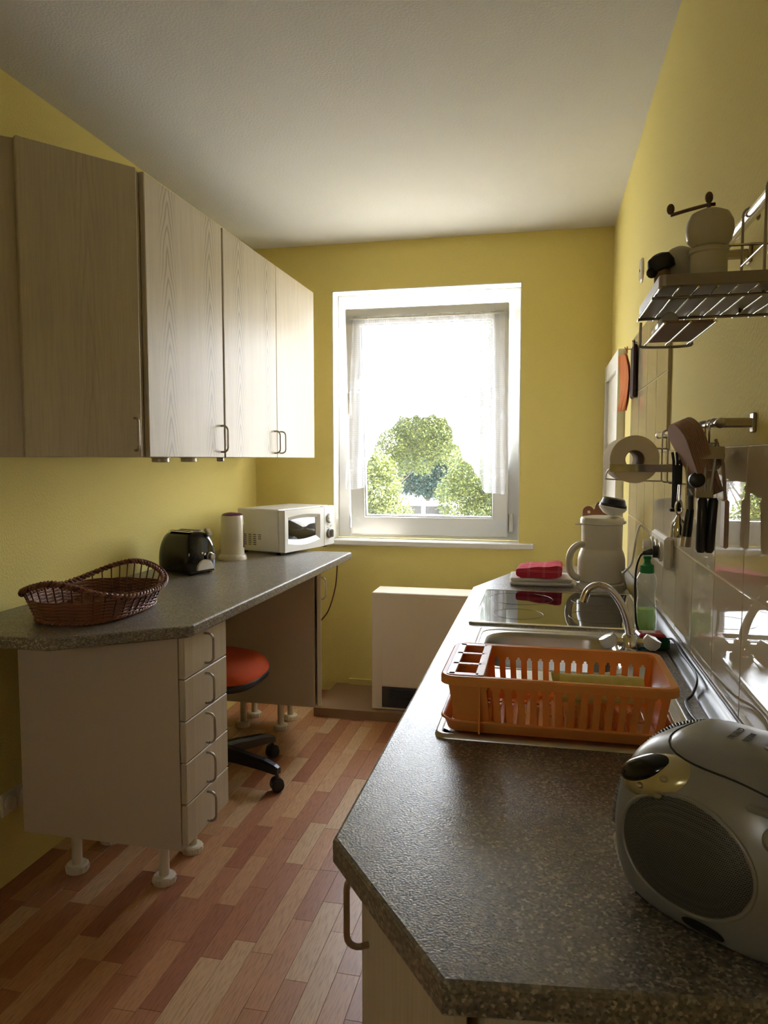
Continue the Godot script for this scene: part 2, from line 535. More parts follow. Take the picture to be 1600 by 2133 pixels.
func build_window():
	var w := Node3D.new()
	w.name = "window_1"
	add_child(w)
	w.set_meta("kind", "structure")
	tag(w, "white plastic window tilted inwards above the heater", "window")
	var x0 := -1.242
	var x1 := -0.150
	var y0 := 0.935
	var y1 := 2.398
	var zf := ZB - 0.11
	var b := 0.072
	var mb := MB.new()
	mb.box(Vector3((x0 + x1) / 2, y1 - b / 2, zf - 0.035), Vector3(x1 - x0, b, 0.07), 0.004)
	mb.box(Vector3((x0 + x1) / 2, y0 + 0.03, zf - 0.035), Vector3(x1 - x0, 0.06, 0.07), 0.004)
	mb.box(Vector3(x0 + b / 2, (y0 + y1) / 2, zf - 0.035), Vector3(b, y1 - y0, 0.071), 0.004)
	mb.box(Vector3(x1 - b / 2, (y0 + y1) / 2, zf - 0.035), Vector3(b, y1 - y0, 0.071), 0.004)
	obj("frame", mb, M.frame, w)
	# the sash leans into the room at its head
	var sx0 := -1.156
	var sx1 := -0.212
	var sh := 1.335
	var c := 0.092
	mb = MB.new()
	var mx := (sx0 + sx1) / 2
	mb.box(Vector3(mx, c * 0.62, -0.032), Vector3(sx1 - sx0, c * 1.24, 0.064), 0.006)
	mb.box(Vector3(mx, sh - c * 0.5, -0.032), Vector3(sx1 - sx0, c, 0.064), 0.006)
	mb.box(Vector3(sx0 + c / 2, sh / 2, -0.032), Vector3(c, sh - 0.06, 0.064), 0.006)
	mb.box(Vector3(sx1 - c / 2, sh / 2, -0.032), Vector3(c, sh - 0.06, 0.064), 0.006)
	var sash := obj("sash", mb, M.frame, w)
	sash.position = Vector3(0, 0.958, zf + 0.028)
	sash.rotation.x = deg_to_rad(5.6)
	mb = MB.new()
	var g0 := c - 0.004
	for q in [[mx, c * 1.24, sx1 - sx0 - c * 2, 0.006], [mx, sh - c, sx1 - sx0 - c * 2, 0.006]]:
		mb.box(Vector3(q[0], q[1], -0.012), Vector3(q[2], q[3], 0.012))
	for q in [sx0 + c, sx1 - c]:
		mb.box(Vector3(q, sh / 2, -0.012), Vector3(0.006, sh - c * 2.2, 0.012))
	obj("gasket", mb, M.gasket, sash)
	mb = MB.new()
	mb.box(Vector3(mx, sh / 2, -0.03), Vector3(sx1 - sx0 - g0 * 2, sh - g0 * 2, 0.006))
	var pm := StandardMaterial3D.new()
	pm.albedo_color = Color(0.97, 1.0, 0.98, 0.05)
	pm.transparency = BaseMaterial3D.TRANSPARENCY_ALPHA
	pm.roughness = 0.0
	obj("pane", mb, pm, sash)
	mb = MB.new()
	mb.box(Vector3(sx0 + 0.020, 0.735, 0.006), Vector3(0.028, 0.075, 0.012), 0.004)
	mb.tube([Vector3(sx0 + 0.020, 0.735, 0.005), Vector3(sx0 + 0.020, 0.735, 0.045)], 0.009, 10)
	mb.box(Vector3(sx0 + 0.024, 0.79, 0.046), Vector3(0.022, 0.135, 0.016), 0.006)
	obj("window_handle", mb, M.white_plastic, sash)
	mb = MB.new()
	mb.box(Vector3(sx1 + 0.020, 2.235, zf + 0.018), Vector3(0.02, 0.085, 0.03), 0.005)
	obj("hinge", mb, M.white_plastic, w)
	mb = MB.new()
	mb.box(Vector3(sx1 + 0.020, 1.045, zf + 0.018), Vector3(0.02, 0.11, 0.03), 0.005)
	obj("hinge", mb, M.white_plastic, w)
	mb = MB.new()
	mb.box(Vector3(-0.70, 0.920, ZB - 0.035), Vector3(1.285, 0.034, 0.15), 0.006)
	obj("window_sill", mb, M.sill, w)
	# lace curtain hung on the sash
	var cu := thing("curtain", "sheer white lace curtain cut into a scalloped arch, hung on the window sash", "curtain", Vector3.ZERO)
	mb = MB.new()
	mb.tube([P(-1.125, 2.226, 4.185), P(-0.222, 2.226, 4.185)], 0.005, 8)
	obj("curtain_rod", mb, M.white_plastic, cu)
	var low := [Vector2(-1.150, 1.245), Vector2(-1.117, 1.235), Vector2(-1.032, 1.250), Vector2(-1.024, 1.330), Vector2(-1.016, 1.400), Vector2(-0.976, 1.480), Vector2(-0.930, 1.575), Vector2(-0.880, 1.590), Vector2(-0.836, 1.632), Vector2(-0.820, 1.664), Vector2(-0.770, 1.650), Vector2(-0.722, 1.672), Vector2(-0.712, 1.652), Vector2(-0.660, 1.655), Vector2(-0.635, 1.676), Vector2(-0.600, 1.648), Vector2(-0.563, 1.655), Vector2(-0.545, 1.610), Vector2(-0.516, 1.582), Vector2(-0.514, 1.530), Vector2(-0.518, 1.505), Vector2(-0.490, 1.495), Vector2(-0.474, 1.475), Vector2(-0.462, 1.412), Vector2(-0.404, 1.380), Vector2(-0.396, 1.340), Vector2(-0.360, 1.305), Vector2(-0.350, 1.250), Vector2(-0.330, 1.226), Vector2(-0.270, 1.222), Vector2(-0.215, 1.216)]
	var s := SurfaceTool.new()
	s.begin(Mesh.PRIMITIVE_TRIANGLES)
	s.set_smooth_group(1)
	var n := 150
	var rows := 22
	var grid := []
	for i in n + 1:
		var u := float(i) / n
		var col := []
		var xb := lerpf(-1.150, -0.215, u)
		var yb := 1.25
		for k in low.size() - 1:
			if xb >= low[k].x and xb <= low[k + 1].x:
				yb = lerpf(low[k].y, low[k + 1].y, (xb - low[k].x) / maxf(0.0001, low[k + 1].x - low[k].x))
		for j in rows + 1:
			var v := float(j) / rows
			var x := lerpf(lerpf(-1.105, -0.235, u), xb, v)
			var y := lerpf(2.238, yb, v)
			var amp := lerpf(0.006, 0.013, v)
			var z := 4.190 - amp * (sin(u * 58.0 + sin(u * 9.0) * 1.5) + 0.5 * sin(u * 131.0 + 1.0)) - 0.012 * v
			col.append([P(x, y, z), Vector2(x * 2.2, -y * 2.2)])
		grid.append(col)
	for i in n:
		for j in rows:
			for q in [[0, 0], [1, 0], [1, 1], [0, 0], [1, 1], [0, 1]]:
				var e: Array = grid[i + q[0]][j + q[1]]
				s.set_uv(e[1])
				s.add_vertex(e[0])
	s.generate_normals()
	var lm := StandardMaterial3D.new()
	lm.albedo_texture = lace_image()
	lm.transparency = BaseMaterial3D.TRANSPARENCY_ALPHA
	lm.roughness = 1.0
	lm.cull_mode = BaseMaterial3D.CULL_DISABLED
	lm.backlight_enabled = true
	lm.backlight = Color(1, 1, 1)
	obj("lace", s.commit(), lm, cu)
	mb = MB.new()
	for k in 11:
		var x := -1.10 + 0.087 * k
		mb.tube(arc(P(x, 2.226, 4.185), Vector3(0, 0.009, 0), Vector3(0, 0, 0.009), 0, 330, 10), 0.0015, 5)
	obj("curtain_ring", mb, M.white_plastic, cu)

func lace_image() -> ImageTexture:
	# sheer net with denser woven flowers and stems
	var im := Image.create_empty(512, 512, false, Image.FORMAT_RGBA8)
	var n := FastNoiseLite.new()
	n.seed = 3
	n.frequency = 0.03
	var r := RandomNumberGenerator.new()
	r.seed = 9
	var fl := []
	for k in 16: fl.append([r.randf() * 512.0, r.randf() * 512.0, r.randf_range(22.0, 46.0), r.randf() * TAU])
	for y in 512:
		for x in 512:
			var a := 0.27 + (0.03 if (x % 6 < 2) or (y % 6 < 2) else -0.02)
			for f in fl:
				var dx: float = fposmod(x - f[0] + 256.0, 512.0) - 256.0
				var dy: float = fposmod(y - f[1] + 256.0, 512.0) - 256.0
				var rr: float = sqrt(dx * dx + dy * dy)
				if rr < f[2] * 1.3:
					var an: float = atan2(dy, dx) + f[3]
					if rr < f[2] * (0.72 + 0.3 * cos(an * 5.0)): a = 0.46
			im.set_pixel(x, y, Color(0.96, 0.96, 0.98, a))
	return ImageTexture.create_from_image(im)

# ---------------------------------------------------------------- outside
func tree(called: String, label: String, at: Vector3, blobs: Array, leaves: int, leaf: float, dark: Color, light: Color, seed_: int, trunk: float):
	var t := thing(called, label, "tree", at, 0, "trees outside the window")
	var r := RandomNumberGenerator.new()
	r.seed = seed_
	var mb := MB.new()
	var top: Vector3 = blobs[0][0]
	mb.tube([Vector3(0, 0, 0), Vector3(0.05, top.y * 0.4, 0.03), Vector3(top.x * 0.4, top.y * 0.8, top.z * 0.4), top], trunk, 9, false, [trunk, trunk * 0.8, trunk * 0.6, trunk * 0.3])
	for b in blobs:
		var q: Vector3 = b[0]
		mb.tube([Vector3(top.x * 0.2, minf(q.y, top.y) * 0.55, 0), Vector3(q.x * 0.5, q.y * 0.8, q.z * 0.5), q], trunk * 0.3, 6, false, [trunk * 0.4, trunk * 0.25, trunk * 0.1])
	obj("trunk", mb, mat(c8(88, 72, 58), 0.9), t)
	mb = MB.new()
	mb.tri(Vector3(0, 0, 0), Vector3(-0.33, 0.08, 0.45), Vector3(0, -0.03, 1.0))
	mb.tri(Vector3(0, 0, 0), Vector3(0, -0.03, 1.0), Vector3(0.33, 0.08, 0.45))
	var mm := MultiMesh.new()
	mm.transform_format = MultiMesh.TRANSFORM_3D
	mm.use_colors = true
	mm.mesh = mb.mesh()
	mm.instance_count = leaves
	var vol := 0.0
	for b in blobs: vol += b[1].x * b[1].y * b[1].z
	for i in leaves:
		var pick := r.randf() * vol
		var bb: Array = blobs[0]
		for b in blobs:
			pick -= b[1].x * b[1].y * b[1].z
			if pick <= 0.0:
				bb = b
				break
		var d := Vector3(r.randfn(), r.randfn(), r.randfn()).normalized()
		d *= pow(r.randf(), 0.28)
		# clumps
		d = d * (1.0 + 0.16 * sin(d.x * 9.0 + seed_) * sin(d.y * 8.0) * sin(d.z * 9.0 + 2.0))
		var p: Vector3 = bb[0] + d * bb[1]
		var sc := leaf * r.randf_range(0.7, 1.35)
		var ba := Basis.from_euler(Vector3(r.randf_range(-0.9, 1.0), r.randf() * TAU, r.randf_range(-0.6, 0.6))).scaled(Vector3.ONE * sc)
		mm.set_instance_transform(i, Transform3D(ba, p))
		var k := r.randf()
		mm.set_instance_color(i, dark.lerp(light, k * k * 0.7 + 0.3 * r.randf()))
	var f := MultiMeshInstance3D.new()
	f.name = "foliage"
	f.multimesh = mm
	var fm := StandardMaterial3D.new()
	fm.vertex_color_use_as_albedo = true
	fm.roughness = 0.55
	fm.cull_mode = BaseMaterial3D.CULL_DISABLED
	fm.backlight_enabled = true
	fm.backlight = Color(0.55, 0.6, 0.2)
	f.material_override = fm
	f.set_meta("kind", "stuff")
	t.add_child(f)

const GY := -1.75
func build_outside():
	var mb := MB.new()
	mb.box(Vector3(-10, GY - 0.1, -40), Vector3(90, 0.2, 70))
	struct("ground", mb, mat(c8(168, 167, 162), 0.95), "pale paved yard beyond the window", "ground")
	var dk := Color(0.020, 0.040, 0.010)
	var lt := Color(0.24, 0.26, 0.045)
	tree("broadleaf_tree", "bushy pale green tree at the left of the view through the window", Vector3(-3.35, GY, -14),
		[[Vector3(0.0, 2.55, 0), Vector3(0.62, 0.75, 0.6)], [Vector3(0.42, 2.1, 0.1), Vector3(0.45, 0.4, 0.4)], [Vector3(-0.5, 2.3, 0.2), Vector3(0.5, 0.8, 0.5)], [Vector3(0.12, 3.0, 0.1), Vector3(0.4, 0.3, 0.4)]], 20000, 0.055, dk * 1.1, lt * 1.25, 5, 0.09)
	tree("broadleaf_tree", "tall green tree in the middle of the view under the curtain arch", Vector3(-4.95, GY, -22),
		[[Vector3(1.35, 4.3, 0), Vector3(1.0, 1.05, 1.0)], [Vector3(0.3, 3.7, 0.3), Vector3(0.8, 0.75, 0.7)], [Vector3(1.9, 3.7, 0.2), Vector3(0.7, 0.7, 0.7)], [Vector3(0.75, 3.15, 0.4), Vector3(0.45, 0.5, 0.4)], [Vector3(-0.05, 3.0, 0.2), Vector3(0.5, 0.4, 0.4)], [Vector3(1.35, 3.05, 0.3), Vector3(0.4, 0.4, 0.4)]], 36000, 0.066, dk, lt, 6, 0.07)
	tree("broadleaf_tree", "dense green tree at the lower right of the view through the window", Vector3(-1.55, GY, -17),
		[[Vector3(0.0, 2.75, 0), Vector3(0.72, 0.8, 0.7)], [Vector3(-0.35, 2.3, 0.2), Vector3(0.6, 0.6, 0.5)], [Vector3(0.55, 2.5, 0.1), Vector3(0.6, 0.9, 0.6)], [Vector3(0.3, 1.9, 0.3), Vector3(0.7, 0.4, 0.5)]], 28000, 0.056, dk, lt * 1.05, 7, 0.1)
	tree("broadleaf_tree", "large tree rising behind the lace at the right side of the window", Vector3(-1.6, GY, -25),
		[[Vector3(0.0, 5.8, 0), Vector3(1.2, 2.4, 1.2)], [Vector3(-0.7, 4.6, 0.4), Vector3(0.7, 0.9, 0.7)], [Vector3(0.8, 7.2, 0), Vector3(1.2, 1.6, 1.0)]], 34000, 0.085, dk, lt * 0.9, 8, 0.16)
	tree("conifer_tree", "dark blue green tree far away in the middle of the view", Vector3(-6.35, GY, -40),
		[[Vector3(0.0, 2.9, 0), Vector3(2.0, 1.9, 1.2)], [Vector3(0.4, 4.4, 0), Vector3(1.5, 1.6, 0.9)], [Vector3(1.6, 2.5, 0), Vector3(1.6, 1.5, 1.0)], [Vector3(-0.9, 2.0, 0.3), Vector3(1.3, 0.9, 1.0)], [Vector3(0.9, 1.6, 0.3), Vector3(1.6, 0.7, 1.0)]], 42000, 0.14, Color(0.014, 0.034, 0.027), Color(0.045, 0.085, 0.070), 9, 0.15)
	# a parked white car
	var car := thing("car", "white car parked beyond the trees, seen through the window", "car", Vector3(-4.6, GY, -29.0), 0)
	var prof := [Vector2(-2.1, 0.35), Vector2(-2.1, 0.75), Vector2(-1.2, 0.95), Vector2(-0.55, 1.42), Vector2(0.9, 1.45), Vector2(1.75, 1.0), Vector2(2.1, 0.9), Vector2(2.1, 0.35)]
	mb = MB.new()
	mb.t = Transform3D(Basis(Vector3(1, 0, 0), -PI / 2), Vector3.ZERO)
	var pp := []
	for q in prof: pp.append(Vector2(q.x, -q.y))
	mb.t = Transform3D(Basis(Vector3(1, 0, 0), Vector3(0, 0, 1), Vector3(0, -1, 0)), Vector3.ZERO)
	mb.prism(pp, -0.8, 0.8, 0.12)
	obj("body", mb, mat(c8(240, 240, 242), 0.25), car)
	mb = MB.new()
	for q in [[-0.85, -0.1], [0.05, 1.0]]:
		mb.box(Vector3((q[0] + q[1]) / 2, 1.17, 0.80), Vector3(q[1] - q[0], 0.32, 0.012), 0.004)
	obj("side_window", mb, M.black_gloss, car)
	for x in [-1.35, 1.35]:
		for z in [-0.75, 0.75]:
			mb = MB.new()
			mb.t = Transform3D(Basis(Vector3(1, 0, 0), PI / 2), Vector3(x, 0.31, z))
			mb.lathe([Vector2(0.2, -0.1), Vector2(0.31, -0.09), Vector2(0.31, 0.09), Vector2(0.2, 0.1)], 20)
			obj("wheel", mb, M.black_soft, car)

# ---------------------------------------------------------------- fitted kitchen
func foot(parent: Node3D, at: Vector3, h: float):
	var mb := MB.new()
	mb.lathe([Vector2(0.036, 0.0), Vector2(0.037, 0.003), Vector2(0.037, 0.022), Vector2(0.033, 0.027), Vector2(0.017, 0.028), Vector2(0.0165, h - 0.018), Vector2(0.03, h - 0.012), Vector2(0.032, h)], 22)
	for k in 12:
		var a := TAU * k / 12
		mb.box(Vector3(cos(a) * 0.036, 0.012, sin(a) * 0.036), Vector3(0.006, 0.02, 0.006), 0.001)
	var o := obj("leg", mb, M.cream, parent)
	o.position = at

func door_panel(parent: Node3D, called: String, m: Material, w: float, h: float, centre: Vector3, turn: float = 0.0, thick: float = 0.019) -> MeshInstance3D:
	# a front whose face looks along its own +x
	var mb := MB.new()
	mb.box(Vector3.ZERO, Vector3(thick, h, w), 0.0025)
	var o := obj(called, mb, m, parent)
	o.position = centre
	o.rotation.y = turn
	return o
func door_handle(door: Node3D, y: float, z: float, length: float = 0.105, thick: float = 0.019):
	var mb := MB.new()
	bow(mb, Vector3(thick / 2 - 0.002, y, z), Vector3.RIGHT, Vector3.UP, length, 0.032, 0.0042)
	obj("handle", mb, M.nickel, door)

func build_wall_cabinets():
	var yb := 1.424
	var yt := 2.347
	var hh := yt - yb
	var ym := (yb + yt) / 2
	var mb := MB.new()
	# end cabinet, its front turned towards the room's entrance
	var a := Vector2(-1.503, -1.902)
	var b := Vector2(-1.293, -2.192)
	var t := thing("wall_cabinet", "angled end wall cabinet nearest the camera, with one slanting door", "cabinet", P(-1.45, yb, 2.0), 0, "wall cabinets")
	mb.t.origin = -t.position
	var nrm := Vector2(b.y - a.y, -(b.x - a.x)).normalized()
	if nrm.x < 0: nrm = -nrm
	nrm = Vector2(0.81, 0.586)
	var q := 0.022
	mb.prism([a - nrm * q, b - nrm * q, Vector2(-1.315, -2.20), Vector2(XL, -2.20), Vector2(XL, -1.72)], yb, yt - 0.002)
	obj("carcass", mb, M.ash_plain, t)
	var dirv := (b - a).normalized()
	var turn := atan2(dirv.x, dirv.y) + PI
	turn = atan2(-nrm.y, nrm.x)
	var c := (a + b) / 2 - nrm * 0.0095
	var d := door_panel(t, "door", M.ash_b, (b - a).length(), hh, Vector3(c.x, ym, c.y) - t.position, turn)
	door_handle(d, -hh / 2 + 0.075, -0.155)
	# single cabinet with lamps beneath
	t = thing("wall_cabinet", "single door wall cabinet second from the camera, with two round lamps beneath it", "cabinet", P(-1.52, yb, 2.51), 0, "wall cabinets")
	mb = MB.new()
	mb.box(Vector3(-0.0, hh / 2, 0), Vector3(0.43, hh, 0.598), 0.001)
	obj("carcass", mb, M.ash_plain, t).position.x = -0.001
	d = door_panel(t, "door", M.ash_a, 0.582, hh, Vector3(0.225, hh / 2, -0.006))
	door_handle(d, -hh / 2 + 0.075, -0.262)
	for z in [2.44, 2.66]:
		mb = MB.new()
		mb.lathe([Vector2(0.026, -0.018), Vector2(0.031, -0.016), Vector2(0.031, -0.003), Vector2(0.036, -0.002), Vector2(0.036, 0.0)], 26)
		var o := obj("under_cabinet_lamp", mb, M.nickel)
		o.position = P(-1.385, yb, z + 0.03)
		tag(o, "round metal lamp under the second wall cabinet, " + ("nearer the camera" if z < 2.5 else "farther from the camera"), "lamp", "lamps under the wall cabinet")
	# double cabinet
	t = thing("wall_cabinet", "double door wall cabinet farthest from the camera, beside the window wall", "cabinet", P(-1.52, yb, 3.415), 0, "wall cabinets")
	mb = MB.new()
	mb.box(Vector3(-0.001, hh / 2, 0), Vector3(0.43, hh, 1.188), 0.001)
	obj("carcass", mb, M.ash_plain, t)
	d = door_panel(t, "door", M.ash_a, 0.594, hh, Vector3(0.225, hh / 2, 0.2975))
	door_handle(d, -hh / 2 + 0.075, -0.262)
	d = door_panel(t, "door", M.ash_plain, 0.592, hh, Vector3(0.225, hh / 2, -0.2985))
	door_handle(d, -hh / 2 + 0.075, 0.258)
	mb = MB.new()
	mb.box(Vector3(0.205, -0.008, 0.585), Vector3(0.03, 0.016, 0.012), 0.003)
	obj("hinge_cap", mb, M.nickel, t)

func worktop(called: String, label: String, poly: Array, top: float, thick: float, holes: Array = []) -> MeshInstance3D:
	# holes: [x0, z0, x1, z1], in order from near to far
	var mb := MB.new()
	var b := 0.005
	var rings := []
	for l in [[b, top - thick], [0.0, top - thick + b], [0.0, top - b], [b * 0.3, top - b * 0.3], [b, top]]:
		rings.append(ring3(mb.inset(poly, l[0]) if l[0] > 0.0 else poly, l[1]))
	mb.loft(rings, true, false, false, -1)
	var pieces := []
	var face := PackedVector2Array(mb.inset(poly, b))
	var z := 2.0
	for h in holes:
		for q in [[-5.0, h[3], 5.0, z], [-5.0, h[1], h[0], h[3]], [h[2], h[1], 5.0, h[3]]]:
			pieces.append_array(Geometry2D.intersect_polygons(face, PackedVector2Array([Vector2(q[0], q[1]), Vector2(q[2], q[1]), Vector2(q[2], q[3]), Vector2(q[0], q[3])])))
		z = h[1]
		var c := [Vector3(h[0], 0, h[1]), Vector3(h[2], 0, h[1]), Vector3(h[2], 0, h[3]), Vector3(h[0], 0, h[3])]
		for k in 4:
			var p: Vector3 = c[k]
			var n: Vector3 = c[(k + 1) % 4]
			mb.quad(p + Vector3(0, top, 0), n + Vector3(0, top, 0), n + Vector3(0, top - thick, 0), p + Vector3(0, top - thick, 0))
	pieces.append_array(Geometry2D.intersect_polygons(face, PackedVector2Array([Vector2(-5, -9), Vector2(5, -9), Vector2(5, z), Vector2(-5, z)])))
	for p in pieces:
		mb.flat(Array(p), top)
		mb.flat(Array(p), top - thick)
	var o := obj(called, mb, M.granite)
	tag(o, label, "worktop")
	return o

func build_left_run():
	var top := 0.92
	worktop("worktop", "long grey speckled worktop along the left wall", [Vector2(XL, -1.752), Vector2(-1.493, -1.757), Vector2(-1.343, -1.762), Vector2(-1.037, -1.99), Vector2(-1.029, -2.01), Vector2(-1.005, -3.765), Vector2(-1.02, -3.785), Vector2(XL, -3.79)], top, 0.036)
	# drawer unit
	var t := thing("drawer_unit", "pale wood drawer unit with five drawers under the near end of the left worktop", "cabinet", P(-1.34, 0, 2.14), 0)
	var mb := MB.new()
	var y0 := 0.215
	var y1 := 0.884
	mb.box(Vector3(-0.012, (y0 + y1) / 2, 0), Vector3(0.555, y1 - y0, 0.298), 0.001)
	obj("carcass", mb, M.carcass, t)
	var hs := [0.742, 0.612, 0.482, 0.352, 0.222]
	for k in 5:
		var h := 0.127
		var d := door_panel(t, "drawer", M.ash_plain, 0.297, h, Vector3(0.2775, hs[k] + h / 2 + 0.012, 0), 0, 0.02)
		door_handle(d, 0.0, 0.012, 0.096, 0.02)
	for x in [0.110, -0.22]:
		for z in [-0.22, -0.02]:
			foot(t, Vector3(x, 0, z), y0)
	# far base cabinet, its front turned towards the window
	t = thing("base_cabinet", "pale wood cabinet under the far end of the left worktop, its door facing the window", "cabinet", P(-1.34, 0, 3.53), 0)
	mb = MB.new()
	mb.t.origin = -t.position
	y0 = 0.222
	mb.prism([Vector2(-1.63, -3.312), Vector2(-1.072, -3.312), Vector2(-1.072, -3.335), Vector2(-1.285, -3.745), Vector2(-1.63, -3.745)], y0, y1)
	obj("carcass", mb, M.carcass, t)
	var da := Vector2(-1.048, -3.322)
	var db := Vector2(-1.262, -3.742)
	var dn := Vector2(0.891, -0.454)
	var dc := (da + db) / 2
	var dd := door_panel(t, "door", M.ash_plain, (db - da).length(), y1 - y0 - 0.006, Vector3(dc.x, (y0 + y1) / 2, dc.y) - t.position, atan2(-dn.y, dn.x), 0.022)
	door_handle(dd, 0.24, 0.19, 0.105, 0.022)
	for x in [0.0, -0.21]:
		for z in [-0.04, -0.19]:
			foot(t, Vector3(x, 0, z), y0)

func build_right_run():
	var top := 0.941
	worktop("worktop", "grey speckled worktop with the sink and hob along the right wall", [Vector2(-0.0855, -0.637), Vector2(0.20, -0.672), Vector2(XR - 0.011, -0.69), Vector2(XR - 0.011, -3.40), Vector2(-0.02, -3.33), Vector2(-0.126, -3.147), Vector2(-0.258, -2.735), Vector2(-0.256, -0.863)], top, 0.036, [[-0.165, -2.03, 0.245, -1.27], [-0.2, -2.635, 0.285, -2.12]])
	var t := thing("corner_cabinet", "pale wood corner base cabinet under the near end of the right worktop", "cabinet", P(0.0, 0, 1.0), 0)
	var mb := MB.new()
	mb.t.origin = -t.position
	mb.prism([Vector2(-0.052, -0.715), Vector2(XR - 0.012, -0.76), Vector2(XR - 0.012, -1.2), Vector2(-0.214, -1.2), Vector2(-0.214, -0.982)], 0.1, top - 0.037)
	obj("carcass", mb, M.carcass, t)
	var a := Vector2(-0.231, -0.964)
	var b := Vector2(-0.072, -0.700)
	var nrm := Vector2(-(a.y - b.y), a.x - b.x).normalized()
	if nrm.x > 0: nrm = -nrm
	var c := (a + b) / 2 + nrm * 0.004
	var d := door_panel(t, "door", M.ash_plain, (b - a).length(), 0.79, Vector3(c.x, 0.505, c.y) - t.position, atan2(-nrm.y, nrm.x))
	# long bow handle near the left edge of the slanting door
	mb = MB.new()
	bow(mb, Vector3(0.008, 0.306, 0.122), Vector3.RIGHT, Vector3.UP, 0.105, 0.032, 0.0045)
	obj("handle", mb, M.nickel, d)
	mb = MB.new()
	mb.box(Vector3(0.125, 0.505, 0.305), Vector3(0.36, 0.79, 0.016), 0.002)
	var e := obj("end_panel", mb, M.ash_plain, t)
	e.position = Vector3(0.005, 0, -0.015)
	t = thing("base_cabinet", "row of base cabinets carrying the right worktop, mostly hidden below it", "cabinet", P(0.07, 0, 2.0), 0)
	mb = MB.new()
	wall_box(mb, -0.27, XR - 0.082, 0.1, 0.74, 0.79, -0.9)
	wall_box(mb, -0.27, -0.25, 0.74, top - 0.037, 0.79, -0.9)
	wall_box(mb, XR - 0.10, XR - 0.082, 0.74, top - 0.037, 0.79, -0.9)
	obj("carcass", mb, M.carcass, t)
	for k in 3:
		var z := 0.51 - 0.565 * k
		dd_front(t, z)
	mb = MB.new()
	wall_box(mb, -0.22, XR - 0.1, 0.0, 0.1, 0.79, -0.9)
	obj("plinth", mb, M.ash_plain, t)
	# upstand strip where worktop meets tiles
	mb = MB.new()
	var rings := []
	for zz in [-0.70, -3.16]:
		rings.append([Vector3(XR - 0.011, top, zz), Vector3(XR - 0.045, top, zz), Vector3(XR - 0.043, top + 0.004, zz), Vector3(XR - 0.030, top + 0.008, zz), Vector3(XR - 0.020, top + 0.016, zz), Vector3(XR - 0.016, top + 0.026, zz), Vector3(XR - 0.011, top + 0.027, zz)])
	mb.loft(rings, true, true, true)
	tag(obj("sealing_strip", mb, mat(c8(92, 90, 86), 0.3)), "grey moulded strip sealing the right worktop to the tiles", "strip")

func dd_front(t: Node3D, z: float):
	var d := door_panel(t, "door", M.ash_plain, 0.56, 0.79, Vector3(-0.281, 0.505, z))
	d.rotation.y = PI
	door_handle(d, 0.30, -0.2)

func build_heater():
	var t := thing("storage_heater", "cream night storage heater with dark lower grille below the window", "heater", P(-0.5, 0.05, 3.93), 0)
	var mb := MB.new()
	var w := 0.86
	mb.box(Vector3(0.02, 0.325, 0.0), Vector3(w, 0.645, 0.20), 0.004)
	obj("casing", mb, M.heater, t)
	mb = MB.new()
	mb.box(Vector3(0.04, 0.385, 0.101), Vector3(w - 0.075, 0.49, 0.006), 0.002)
	obj("front_panel", mb, M.heater, t)
	mb = MB.new()
	mb.box(Vector3(0.04, 0.075, 0.1015), Vector3(w - 0.075, 0.115, 0.004), 0.001)
	obj("grille_frame", mb, mat(c8(66, 60, 56), 0.6), t)
	for k in 6:
		mb = MB.new()
		mb.box(Vector3(0.05, 0.070 + 0.0095 * k, 0.106), Vector3(w - 0.13, 0.0042, 0.008), 0.001)
		obj("slat", mb, M.black, t)
	mb = MB.new()
	for k in 66: mb.box(Vector3(-0.31 + 0.0107 * k, 0.043, 0.105), Vector3(0.004, 0.03, 0.006))
	var gr := obj("grille_ribs", mb, M.black, t)
	gr.set_meta("kind", "stuff")
	mb = MB.new()
	wall_box(mb, -1.23, 0.1, 0, 0.05, -3.79, ZB)
	tag(obj("heater_plinth", mb, mat(c8(150, 118, 88), 0.6)), "low wooden plinth under the storage heater", "plinth")
	mb = MB.new()
	wall_box(mb, -1.15, 0.33, 0.05, 0.085, ZB + 0.018, ZB)
	struct("baseboard_back", mb, M.wall, "low yellow skirting at the foot of the window wall", "baseboard")


